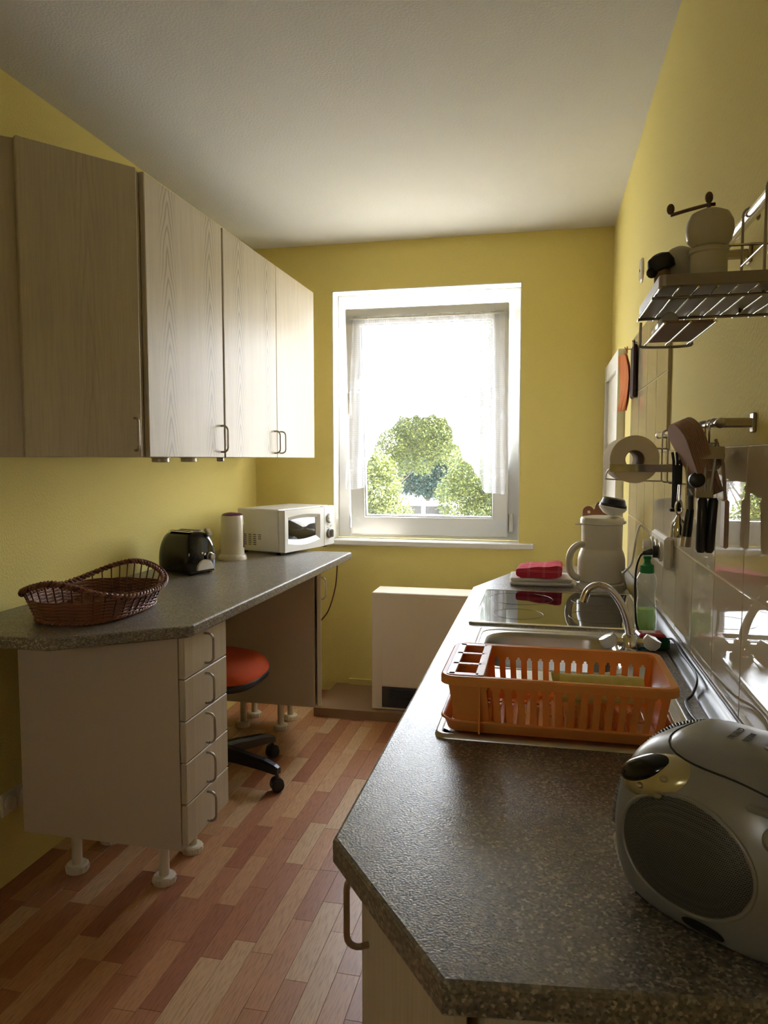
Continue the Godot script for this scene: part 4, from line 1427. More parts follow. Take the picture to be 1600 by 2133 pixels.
	for k in 11:
		mb = MB.new()
		var x := cx + 0.022 + 0.0225 * k
		mb.box(Vector3(x, 0.032, 0.055), Vector3(0.008, 0.034, 0.009), 0.003)
		obj("peg", mb, M.orange, t)
		mb = MB.new()
		mb.box(Vector3(x, 0.032, -0.045), Vector3(0.008, 0.034, 0.009), 0.003)
		obj("peg", mb, M.orange, t)
	# yellow cloths lying in the rack
	var ym := tri_map(mat(c8(230, 214, 122), 0.95), Vector3.ONE * 40.0, false)
	ym.normal_enabled = true
	ym.normal_texture = noise_tex(FastNoiseLite.TYPE_CELLULAR, 0.08, 256, [], 6.0, 51)
	mb = MB.new()
	var rings := []
	for i in 25:
		var x := lerpf(0.0, 0.138, i / 24.0)
		var ring := []
		for j in 20:
			var a := TAU * j / 20
			var r := 0.024 * (1.0 + 0.025 * sin(x * 260.0) + 0.05 * sin(a * 2.0 + x * 20.0))
			ring.append(Vector3(x, 0.044 + cos(a) * r * 0.9, sin(a) * r * 1.1))
		rings.append(ring)
	mb.loft(rings, true, true, true)
	var cl := obj("sponge_cloth", mb, ym)
	cl.position = P(0.030, ty + 0.033, 1.292)
	tag(cl, "rolled yellow sponge cloth lying in the orange dish rack", "cloth")
	mb = MB.new()
	rings = []
	for i in 17:
		var x := lerpf(-0.055, 0.055, i / 16.0)
		var row := []
		for j in 9:
			var y := lerpf(0.0, 0.050, j / 8.0)
			row.append(Vector3(x + 0.004 * sin(y * 90.0), y, -0.008 * sin(y * 40.0 + x * 30.0) - 0.012 * absf(x) / 0.06))
		rings.append(row)
	mb.loft(rings, false)
	for q in rings:
		for j in q.size(): q[j] += Vector3(0, 0, -0.004)
	mb.loft(rings, false)
	cl = obj("sponge_cloth", mb, ym)
	cl.position = P(0.075, ty + 0.019, 1.380)
	tag(cl, "flat yellow cloth propped against the far side inside the dish rack", "cloth")

func build_far_end():
	# folded towels
	var t := thing("dish_towel", "folded white towel under the red checked one beside the coffee maker", "towel", P(-0.012, WT, 2.862), 0.05)
	var mb := MB.new()
	for k in 2:
		var o := round_rect(-0.118 + 0.004 * k, -0.085, 0.12 - 0.006 * k, 0.082, 0.012, 3)
		mb.prism(o, 0.002 + 0.015 * k, 0.0165 + 0.015 * k, 0.006, false)
	obj("folds", mb, tri_map(mat(c8(222, 216, 206), 0.95), Vector3.ONE * 20), t)
	var rm := mat(Color(1, 1, 1), 0.95)
	var im := Image.create_empty(128, 128, false, Image.FORMAT_RGB8)
	for y in 128:
		for x in 128:
			var c := c8(214, 52, 76)
			if (x % 64) in [30, 31, 36, 37] or (y % 64) in [30, 31, 36, 37]: c = c8(226, 130, 140)
			if (x + y) % 4 == 0: c = c.darkened(0.1)
			im.set_pixel(x, y, c)
	rm.albedo_texture = ImageTexture.create_from_image(im)
	tri_map(rm, Vector3.ONE * 9.0, false, Vector3(0.1, 0, 0.2))
	t = thing("dish_towel", "red checked dish towel folded on top of the white towel", "towel", P(-0.016, WT + 0.0325, 2.852), -0.04)
	mb = MB.new()
	var rings := []
	for i in 19:
		var z := lerpf(-0.075, 0.072, i / 18.0)
		var ring := []
		for j in 28:
			var a := TAU * j / 28
			var e := 4.5
			var r := pow(pow(absf(cos(a)), e) + pow(absf(sin(a)), e), -1.0 / e)
			var x := cos(a) * r * 0.084
			ring.append(Vector3(x, maxf(0.0, 0.019 + sin(a) * r * 0.019 + (0.012 * clampf((x + 0.03) / 0.1, 0, 1) if sin(a) > 0 else 0.0) + 0.002 * sin(x * 70.0 + z * 30.0)), z + 0.003 * sin(x * 60.0)))
		rings.append(ring)
	mb.loft(rings, true, true, true)
	obj("folds", mb, rm, t)
	# coffee maker jug
	t = thing("coffee_maker", "cream coffee maker with large jug handle at the far end of the right worktop", "coffee maker", P(0.206, WT, 2.80), 0)
	mb = MB.new()
	mb.lathe([Vector2(0.088, 0.0), Vector2(0.089, 0.004), Vector2(0.087, 0.022), Vector2(0.082, 0.027), Vector2(0.07, 0.028)], 36)
	obj("base_plate", mb, M.cream, t)
	mb = MB.new()
	mb.lathe([Vector2(0.080, 0.029), Vector2(0.084, 0.034), Vector2(0.085, 0.07), Vector2(0.0845, 0.11), Vector2(0.080, 0.132), Vector2(0.0735, 0.146), Vector2(0.0728, 0.152), Vector2(0.0735, 0.236), Vector2(0.0735, 0.238)], 40)
	obj("jug", mb, M.cream, t)
	mb = MB.new()
	mb.lathe([Vector2(0.072, 0.2385), Vector2(0.0775, 0.240), Vector2(0.078, 0.256), Vector2(0.074, 0.264), Vector2(0.05, 0.268), Vector2(0.0, 0.269)], 36)
	mb.box(Vector3(-0.082, 0.2385, 0.01), Vector3(0.03, 0.006, 0.02), 0.002)
	mb.box(Vector3(0.078, 0.247, 0.01), Vector3(0.012, 0.012, 0.012), 0.003)
	obj("lid", mb, M.cream, t)
	mb = MB.new()
	mb.tube(smooth_path([Vector3(-0.060, 0.166, 0.028), Vector3(-0.086, 0.162, 0.030), Vector3(-0.110, 0.136, 0.032), Vector3(-0.116, 0.094, 0.032), Vector3(-0.105, 0.055, 0.032), Vector3(-0.078, 0.038, 0.028)], 6), 0.0125, 12)
	obj("handle", mb, M.cream, t)
	mb = MB.new()
	mb.tube(smooth_path([P(0.290, WT + 0.012, 2.74), P(0.262, 1.03, 2.60), P(0.256, 1.048, 2.5), P(0.278, 1.084, 2.48), P(0.287, 1.163, 2.46), P(0.297, 1.207, 2.45), P(0.313, 1.195, 2.44), P(0.322, 1.172, 2.40)], 7), 0.0035, 8)
	tag(obj("power_cord", mb, M.cream), "pale cord rising from the coffee maker to the sockets on the tiles", "cord")
	# black and white bowl-shaped timer on its lid
	t = thing("kitchen_timer", "black and white round kitchen timer tilted on the coffee maker lid", "timer", P(0.236, WT + 0.2705, 2.785), 0)
	mb = MB.new()
	mb.t = Transform3D(Basis(Vector3(0, 0, 1), -0.16), Vector3.ZERO)
	mb.lathe([Vector2(0.012, 0.001), Vector2(0.030, 0.008), Vector2(0.045, 0.022), Vector2(0.051, 0.032), Vector2(0.049, 0.034)], 32)
	obj("base", mb, M.white_plastic, t)
	mb = MB.new()
	mb.t = Transform3D(Basis(Vector3(0, 0, 1), -0.16), Vector3.ZERO)
	mb.lathe([Vector2(0.0485, 0.034), Vector2(0.0485, 0.043), Vector2(0.045, 0.047), Vector2(0.040, 0.062), Vector2(0.034, 0.066), Vector2(0.0, 0.067)], 32)
	obj("dial", mb, M.black, t)
	# wooden board behind
	t = thing("wooden_board", "brown wooden board with scalloped top standing behind the coffee maker", "board", P(0.19, WT, 2.98), 0)
	mb = MB.new()
	var poly := [Vector2(-0.045, 0.0), Vector2(0.06, 0.0), Vector2(0.06, 0.27)]
	for a in range(0, 181, 20): poly.append(Vector2(0.022 + 0.022 * cos(deg_to_rad(a)), 0.285 + 0.028 * sin(deg_to_rad(a))))
	for a in range(20, 181, 20): poly.append(Vector2(-0.024 + 0.022 * cos(deg_to_rad(a)), 0.272 + 0.022 * sin(deg_to_rad(a))))
	mb.t = Transform3D(Basis(Vector3(1, 0, 0), Vector3(0, 0, 1), Vector3(0, 1, 0)), Vector3.ZERO)
	mb.prism(poly, -0.007, 0.007, 0.002)
	obj("board", mb, mat(c8(142, 92, 56), 0.6), t)
	mb = MB.new()
	mb.t = Transform3D(Basis(Vector3(1, 0, 0), PI / 2), Vector3(-0.022, 0.270, 0.0072))
	mb.lathe([Vector2(0.006, 0.0), Vector2(0.005, 0.0012), Vector2(0.0, 0.0014)], 14)
	obj("hole_bush", mb, M.cream, t)
	# washing-up liquid
	t = thing("dish_soap_bottle", "clear bottle of green washing up liquid with green cap beside the tap", "bottle", P(0.266, WT, 2.03), 0)
	var prof := [Vector2(0.026, 0.0), Vector2(0.029, 0.004), Vector2(0.030, 0.06), Vector2(0.025, 0.105), Vector2(0.024, 0.125), Vector2(0.029, 0.150), Vector2(0.0285, 0.162), Vector2(0.020, 0.178), Vector2(0.016, 0.182)]
	mb = MB.new()
	mb.t = Transform3D(Basis(Vector3(0.92, 0, 0), Vector3(0, 1, 0), Vector3(0, 0, 0.9)), Vector3.ZERO)
	mb.lathe(prof, 32)
	var bm := StandardMaterial3D.new()
	bm.albedo_color = Color(0.92, 0.95, 0.92, 0.22)
	bm.transparency = BaseMaterial3D.TRANSPARENCY_ALPHA
	bm.roughness = 0.08
	obj("bottle", mb, bm, t)
	mb = MB.new()
	mb.t = Transform3D(Basis(Vector3(0.86, 0, 0), Vector3(0, 1, 0), Vector3(0, 0, 0.84)), Vector3.ZERO)
	mb.lathe([Vector2(0.0, 0.002), Vector2(0.026, 0.003), Vector2(0.029, 0.06), Vector2(0.0265, 0.082), Vector2(0.0, 0.0822)], 28)
	var lm := StandardMaterial3D.new()
	lm.albedo_color = Color(0.55, 0.85, 0.10, 0.55)
	lm.transparency = BaseMaterial3D.TRANSPARENCY_ALPHA
	lm.roughness = 0.1
	obj("liquid", mb, lm, t)
	mb = MB.new()
	mb.lathe([Vector2(0.018, 0.178), Vector2(0.0185, 0.181), Vector2(0.0175, 0.198), Vector2(0.010, 0.203), Vector2(0.008, 0.213), Vector2(0.0105, 0.214), Vector2(0.0105, 0.222), Vector2(0.006, 0.224), Vector2(0.0, 0.224)], 24)
	obj("cap", mb, mat(c8(14, 132, 62), 0.35), t)
	# packet of scouring sponges
	t = thing("sponge_packet", "green and red packet of scouring sponges in front of the washing up liquid", "packet", P(0.268, WT, 1.93), 0.1)
	mb = MB.new()
	mb.box(Vector3(0, 0.0165, 0), Vector3(0.078, 0.033, 0.06), 0.006)
	obj("sponges", mb, tri_map(mat(c8(24, 84, 58), 0.9), Vector3.ONE * 30), t)
	mb = MB.new()
	mb.box(Vector3(-0.004, 0.037, 0.002), Vector3(0.066, 0.010, 0.052), 0.004)
	obj("red_label", mb, mat(c8(176, 34, 52), 0.35), t)
	mb = MB.new()
	mb.box(Vector3(-0.008, 0.0424, 0.004), Vector3(0.03, 0.001, 0.012))
	mb.box(Vector3(-0.008, 0.0424, -0.010), Vector3(0.04, 0.001, 0.005))
	obj("white_print", mb, M.white_plastic, t)
	# surface mounted sockets on the tiles
	t = thing("wall_socket", "row of three cream wall sockets on the tiles above the sink", "socket", P(XR - 0.011, 1.168, 2.17), 0)
	mb = MB.new()
	mb.box(Vector3(-0.012, 0, 0), Vector3(0.024, 0.088, 0.25), 0.008)
	obj("frame", mb, M.cream, t)
	for z in [-0.08, 0.0, 0.08]: socket_face(t, Vector3(-0.023, 0, z), Vector3.LEFT)
	mb = MB.new()
	mb.tube([P(0.300, 1.168, 2.09), P(0.286, 1.168, 2.09)], 0.017, 16)
	mb.tube([P(0.287, 1.168, 2.09), P(0.262, 1.163, 2.09)], 0.008, 12, false, [0.010, 0.005])
	mb.tube(smooth_path([P(0.264, 1.163, 2.09), P(0.250, 1.155, 2.06), P(0.238, 1.118, 2.03), P(0.234, 1.037, 1.99), P(0.240, 0.98, 1.982), P(0.268, 0.953, 1.975), P(0.298, 0.9500, 1.970), P(0.318, 0.9655, 1.94), P(0.318, 0.9655, 1.80), P(0.316, 0.9655, 1.62), P(0.295, 0.9500, 1.54), P(0.275, 0.9450, 1.50), P(0.272, 0.9450, 1.42), P(0.285, 0.9450, 1.32), P(0.290, 0.9450, 1.15), P(0.285, 0.9450, 1.0), P(0.27, 0.955, 0.925)], 8), 0.0030, 8)
	tag(obj("power_cord", mb, M.black), "black cord and plug running from the tile sockets down to the radio", "cord")
	# white plug of the coffee maker
	mb = MB.new()
	mb.tube([P(0.301, 1.168, 2.25), P(0.282, 1.168, 2.25)], 0.017, 16, false, [0.019, 0.014])
	mb.tube([P(0.284, 1.168, 2.25), P(0.305, 1.165, 2.34), P(0.322, 1.172, 2.40)], 0.0035, 8)
	tag(obj("plug", mb, M.cream), "pale plug in the far socket on the tiles", "plug")
	# pot holder hanging on the tile edge
	t = thing("pot_holder", "crocheted orange pot holder hanging at the far edge of the tiles", "pot holder", P(0.308, 1.735, 3.125), 0)
	mb = MB.new()
	var pr := []
	for i in 15:
		var v := i / 14.0
		var row := []
		for j in 13:
			var u := j / 12.0 - 0.5
			var w := 0.045 * sin(PI * clampf(0.12 + v * 0.88, 0, 1)) + 0.02
			var sc := 0.003 * absf(sin(v * 40.0 + u * 30.0))
			row.append(Vector3(-0.018 + 0.020 * u + 0.012 * sin(v * 3.0) + sc, 0.105 - 0.22 * v - 0.02 * absf(u), u * w * 2.0 + 0.004 * sin(v * 60.0)))
		pr.append(row)
	mb.loft(pr, false)
	var back := []
	for row in pr:
		var b2 := []
		for p in row: b2.append(p + Vector3(0.009, 0, 0))
		back.append(b2)
	mb.loft(back, false)
	var om := tri_map(mat(c8(240, 140, 70), 0.95), Vector3.ONE * 40, false)
	om.normal_enabled = true
	om.normal_texture = noise_tex(FastNoiseLite.TYPE_CELLULAR, 0.07, 256, [], 8.0, 61)
	obj("crochet", mb, om, t)
	mb = MB.new()
	mb.tube(arc(Vector3(0.004, 0.118, 0), Vector3(0, 0.014, 0), Vector3(0, 0, 0.012), 0, 360, 14), 0.002, 6)
	obj("loop", mb, om, t)
	mb = MB.new()
	mb.tube([Vector3(0.026, 0.122, 0), Vector3(0.0, 0.122, 0), Vector3(-0.006, 0.130, 0)], 0.002, 7)
	obj("hook", mb, M.nickel, t)
	t = thing("pot_holder", "dark brown pot holder hanging behind the orange one on the tiles", "pot holder", P(0.325, 1.752, 2.995), 0)
	mb = MB.new()
	mb.box(Vector3(0, 0, 0), Vector3(0.014, 0.20, 0.11), 0.006)
	obj("pad", mb, mat(c8(58, 34, 28), 0.95), t)
	mb = MB.new()
	mb.tube(arc(Vector3(0.0, 0.108, 0), Vector3(0, 0.012, 0), Vector3(0, 0, 0.010), 0, 360, 14), 0.002, 6)
	obj("loop", mb, mat(c8(58, 34, 28), 0.95), t)
	mb = MB.new()
	mb.tube([Vector3(0.010, 0.112, 0), Vector3(-0.003, 0.112, 0), Vector3(-0.008, 0.119, 0)], 0.002, 7)
	obj("hook", mb, M.nickel, t)

# ---------------------------------------------------------------- radio
const BA := 0.117
const BB := 0.092
const BN := 3.2
var bprof := [Vector2(0.0, 0.80), Vector2(0.010, 0.90), Vector2(0.033, 0.965), Vector2(0.068, 1.0), Vector2(0.10, 0.985), Vector2(0.128, 0.93), Vector2(0.150, 0.84), Vector2(0.167, 0.70), Vector2(0.178, 0.50), Vector2(0.183, 0.28), Vector2(0.184, 0.0)]
func bscale(v: float) -> float:
	for i in bprof.size() - 1:
		if v <= bprof[i + 1].x:
			var k: float = (v - bprof[i].x) / (bprof[i + 1].x - bprof[i].x)
			var p0: float = bprof[maxi(i - 1, 0)].y
			var p3: float = bprof[mini(i + 2, bprof.size() - 1)].y
			return cubic_interpolate(bprof[i].y, bprof[i + 1].y, p0, p3, k)
	return 0.0
func bring(v: float, s: float, n: int = 56) -> Array:
	var out := []
	for i in n:
		var a := TAU * i / n
		var r := pow(pow(absf(cos(a)), BN) + pow(absf(sin(a)), BN), -1.0 / BN)
		out.append(Vector3(cos(a) * r * BA * s, v, sin(a) * r * BB * s))
	return out
func bfront(u: float, v: float, off: float) -> Vector3:
	# the point of the radio's front at u along it and v up
	var s := bscale(v)
	var k := pow(maxf(s, 0.001), BN) - pow(absf(u / BA), BN)
	return Vector3(u, v, BB * pow(maxf(k, 0.0001), 1.0 / BN) + off)
func btop(u: float, w: float, off: float) -> Vector3:
	var s := pow(pow(absf(u / BA), BN) + pow(absf(w / BB), BN), 1.0 / BN)
	var lo := 0.06
	var hi := 0.184
	for k in 24:
		var m := (lo + hi) / 2
		if bscale(m) > s: lo = m
		else: hi = m
	return Vector3(u, lo + off, w)
func bpolar(a: float, v: float, off: float) -> Vector3:
	var r := pow(pow(absf(cos(a)), BN) + pow(absf(sin(a)), BN), -1.0 / BN)
	var s := bscale(v)
	return Vector3(cos(a) * (r * BA * s + off), v, sin(a) * (r * BB * s + off))

func grille_image() -> ImageTexture:
	var im := Image.create_empty(128, 128, false, Image.FORMAT_RGB8)
	for y in 128:
		for x in 128:
			var py := y / 16.0
			var row := int(floor(py))
			var px := x / 16.0 + (0.5 if row % 2 == 1 else 0.0)
			var d := Vector2(px - floor(px) - 0.5, py - floor(py) - 0.5).length()
			var k := 0.05 if d < 0.34 else 0.42
			im.set_pixel(x, y, Color(k, k * 0.98, k * 0.94))
	return ImageTexture.create_from_image(im)

func build_radio():
	var t := thing("portable_radio", "silver portable radio with CD lid and round speaker grille on the near right worktop", "radio", P(0.203, WT + 0.004, 0.814), deg_to_rad(-40))
	var silver := mat(c8(150, 149, 146), 0.32, 0.35)
	var gold := mat(c8(196, 186, 146), 0.25, 0.7)
	var dark := mat(c8(40, 38, 36), 0.5)
	var mb := MB.new()
	var rings := []
	for q in 34:
		var v := 0.184 * (1.0 - pow(1.0 - q / 33.0, 1.6))
		rings.append(bring(v, maxf(bscale(v), 0.02)))
	mb.loft(rings, true, true, true)
	obj("body", mb, silver, t)
	mb = MB.new()
	for x in [-0.07, 0.07]:
		for z in [-0.05, 0.05]: mb.box(Vector3(x, -0.001, z), Vector3(0.02, 0.006, 0.02), 0.001)
	obj("foot", mb, dark, t)
	# speaker grilles
	var gm := mat(Color(1, 1, 1), 0.55, 0.3)
	gm.albedo_texture = grille_image()
	tri_map(gm, Vector3.ONE * 62.0, false)
	for g in [[-0.010, 0.080, 0.072, 0.056]]:
		mb = MB.new()
		var rr := []
		for k in range(1, 10):
			var ring := []
			for i in 48:
				var a := TAU * i / 48
				var u: float = g[0] + cos(a) * g[2] * k / 9.0
				var v: float = g[1] + sin(a) * g[3] * k / 9.0
				ring.append(bfront(clampf(u, -0.112, 0.112), v, 0.0035 - 0.004 * pow(k / 9.0, 6.0)))
			rr.append(ring)
		mb.loft(rr, true, true, false)
		obj("speaker_grille", mb, gm, t)
		mb = MB.new()
		var pts := []
		for i in 60:
			var a := TAU * i / 60
			pts.append(bfront(clampf(g[0] + cos(a) * g[2] * 1.01, -0.113, 0.113), g[1] + sin(a) * g[3] * 1.02, 0.0))
		mb.tube(pts, 0.0022, 6, true)
		obj("grille_rim", mb, silver, t)
	# bass port under the grille
	mb = MB.new()
	var ring := []
	for i in 30:
		var a := TAU * i / 30
		ring.append(bfront(0.012 + cos(a) * 0.022, 0.0135 + sin(a) * 0.0075, 0.0012))
	mb.fan(ring, false)
	obj("bass_port", mb, mat(c8(18, 17, 16), 0.5), t)
	# display pod on the upper left shoulder
	var patch := func(ca: float, cv: float, ha: float, hv: float, lift: float, edge: float, n: int, skew: float) -> Array:
		var out := []
		for k in range(1, n + 1):
			var rg := []
			for i in 40:
				var th := TAU * i / 40
				var r := float(k) / n
				var v := cv + sin(th) * hv * r
				rg.append(bpolar(deg_to_rad(ca + cos(th) * ha * r + skew * (v - cv)), v, lift - (lift - edge) * pow(r, 4.0)))
			out.append(rg)
		return out
	mb = MB.new()
	mb.loft(patch.call(121.0, 0.143, 22.0, 0.027, 0.0055, -0.0015, 9, -420.0), true, true, false)
	var pod := obj("display_pod", mb, gold, t)
	mb = MB.new()
	mb.loft(patch.call(126.0, 0.147, 12.0, 0.019, 0.0105, 0.004, 8, -420.0), true, true, false)
	obj("display", mb, M.black_gloss, pod)
	for q in [[109.0, 0.148], [120.0, 0.133], [109.0, 0.131]]:
		mb = MB.new()
		mb.ball(bpolar(deg_to_rad(q[0]), q[1], 0.0045), Vector3(0.0048, 0.0032, 0.0048), 14)
		obj("button", mb, M.nickel, pod)
	# CD lid, a raised shell over the top
	var rr := []
	mb = MB.new()
	rr = []
	for k in range(1, 10):
		ring = []
		for i in 48:
			var a := TAU * i / 48
			var e := 3.4
			var r := pow(pow(absf(cos(a)), e) + pow(absf(sin(a)), e), -1.0 / e)
			ring.append(btop(0.020 + cos(a) * r * 0.080 * k / 9.0, 0.0 + sin(a) * r * 0.066 * k / 9.0, 0.0038 if k < 9 else -0.001))
		rr.append(ring)
	mb.loft(rr, true, true, false)
	var lid := obj("cd_lid", mb, silver, t)
	mb = MB.new()
	mb.tube(rr[8].map(func(p): return p + Vector3(0, 0.0012, 0)), 0.0011, 5, true)
	obj("lid_gap", mb, dark, t)
	for q in [["CD", 0.024, 0.026, 0.004], ["DIGITAL", 0.0075, 0.000, 0.004], ["COMPACT", 0.0085, -0.014, 0.004]]:
		var tm := TextMesh.new()
		tm.text = q[0]
		tm.font_size = 32
		tm.pixel_size = q[1] / 32.0
		tm.depth = 0.0009
		var f := SystemFont.new()
		f.font_names = PackedStringArray(["Droid Sans"])
		tm.font = f
		var o := obj("lettering", tm, mat(c8(120, 118, 112), 0.4, 0.5), lid)
		o.position = btop(q[2] + 0.012, q[3], 0.0042)
		o.rotation = Vector3(-PI / 2, -PI / 2 + 0.15, 0)
	# ribbed carrying handle round the far left shoulder
	for k in 46:
		mb = MB.new()
		var f := k / 45.0
		var av := lerpf(0.062, 0.176, 1.0 - pow(1.0 - f, 1.8))
		var a0 := 158.0 + 74.0 * pow(f, 1.6)
		mb.tube([bpolar(deg_to_rad(a0 - 9.0), av, -0.001), bpolar(deg_to_rad(a0 - 6.0), av, 0.0052), bpolar(deg_to_rad(a0 + 6.0), av, 0.0052), bpolar(deg_to_rad(a0 + 9.0), av, -0.001)], 0.0016, 5)
		obj("handle_rib", mb, mat(c8(120, 119, 116), 0.4, 0.4) if k == 0 else t.get_node("handle_rib").material_override, t)
	# pale slotted strip at the foot of the left end
	for k in 7:
		for j in 2:
			mb = MB.new()
			var v := 0.012 + 0.0058 * k
			var a := deg_to_rad(147.5 + 2.6 * j)
			mb.t = Transform3D(Basis(Vector3.UP, -a), bpolar(a, v, 0.002))
			mb.box(Vector3.ZERO, Vector3(0.004, 0.0052, 0.0046), 0.0006)
			obj("strip_cell", mb, M.white_plastic, t)
	# volume knob and keys at the right
	mb = MB.new()
	var kp := bfront(0.078, 0.125, 0.0)
	mb.t = Transform3D(Basis(Vector3(1, 0, 0), 0.9), kp)
	mb.lathe([Vector2(0.013, -0.004), Vector2(0.013, 0.010), Vector2(0.010, 0.014), Vector2(0.0, 0.014)], 24)
	obj("volume_knob", mb, silver, t)
	for k in 2:
		mb = MB.new()
		mb.box(btop(0.058 + 0.028 * k, 0.0745, 0.002), Vector3(0.024, 0.006, 0.010), 0.002)
		obj("key", mb, silver, t)
	mb = MB.new()
	mb.box(btop(-0.02, -0.066, 0.004), Vector3(0.022, 0.008, 0.014), 0.003)
	mb.tube([btop(-0.01, -0.070, 0.004), btop(0.085, -0.055, 0.004)], 0.0028, 8)
	obj("aerial", mb, M.nickel, t)

# ---------------------------------------------------------------- rails and what hangs on them
func rail(called: String, label: String, a: Vector3, b: Vector3, r: float, brackets: Array):
	var t := thing(called, label, "rail", Vector3.ZERO, 0)
	var mb := MB.new()
	mb.tube([a, b], r, 14)
	obj("tube", mb, M.chrome, t)
	for k in brackets:
		var p: Vector3 = a.lerp(b, k)
		mb = MB.new()
		mb.box(Vector3((p.x + XR) / 2, p.y, p.z), Vector3(XR - p.x, 0.016, 0.012), 0.003)
		mb.ball(p, Vector3(r * 1.35, r * 1.35, r * 1.9), 14)
		mb.box(Vector3(XR - 0.003, p.y, p.z), Vector3(0.006, 0.034, 0.022), 0.002)
		obj("bracket", mb, M.nickel, t)
	return t
func s_hook(at: Vector3, drop: float, label: String) -> Vector3:
	# over a rail of 7 mm at `at`, down by `drop`, and up again
	var mb := MB.new()
	var r := 0.0092
	var pts := arc(at, Vector3(r, 0, 0), Vector3(0, r, 0), -30, 180, 10)
	pts.append(at + Vector3(-r, -drop * 0.6, 0))
	pts.append_array(arc(at + Vector3(-r + 0.006, -drop, 0), Vector3(-0.006, 0, 0), Vector3(0, -0.006, 0), 0, 200, 8))
	mb.tube(pts, 0.0016, 6)
	tag(obj("s_hook", mb, M.chrome), label, "hook", "hooks on the utensil rail")
	return at + Vector3(-r + 0.006, -drop, 0)

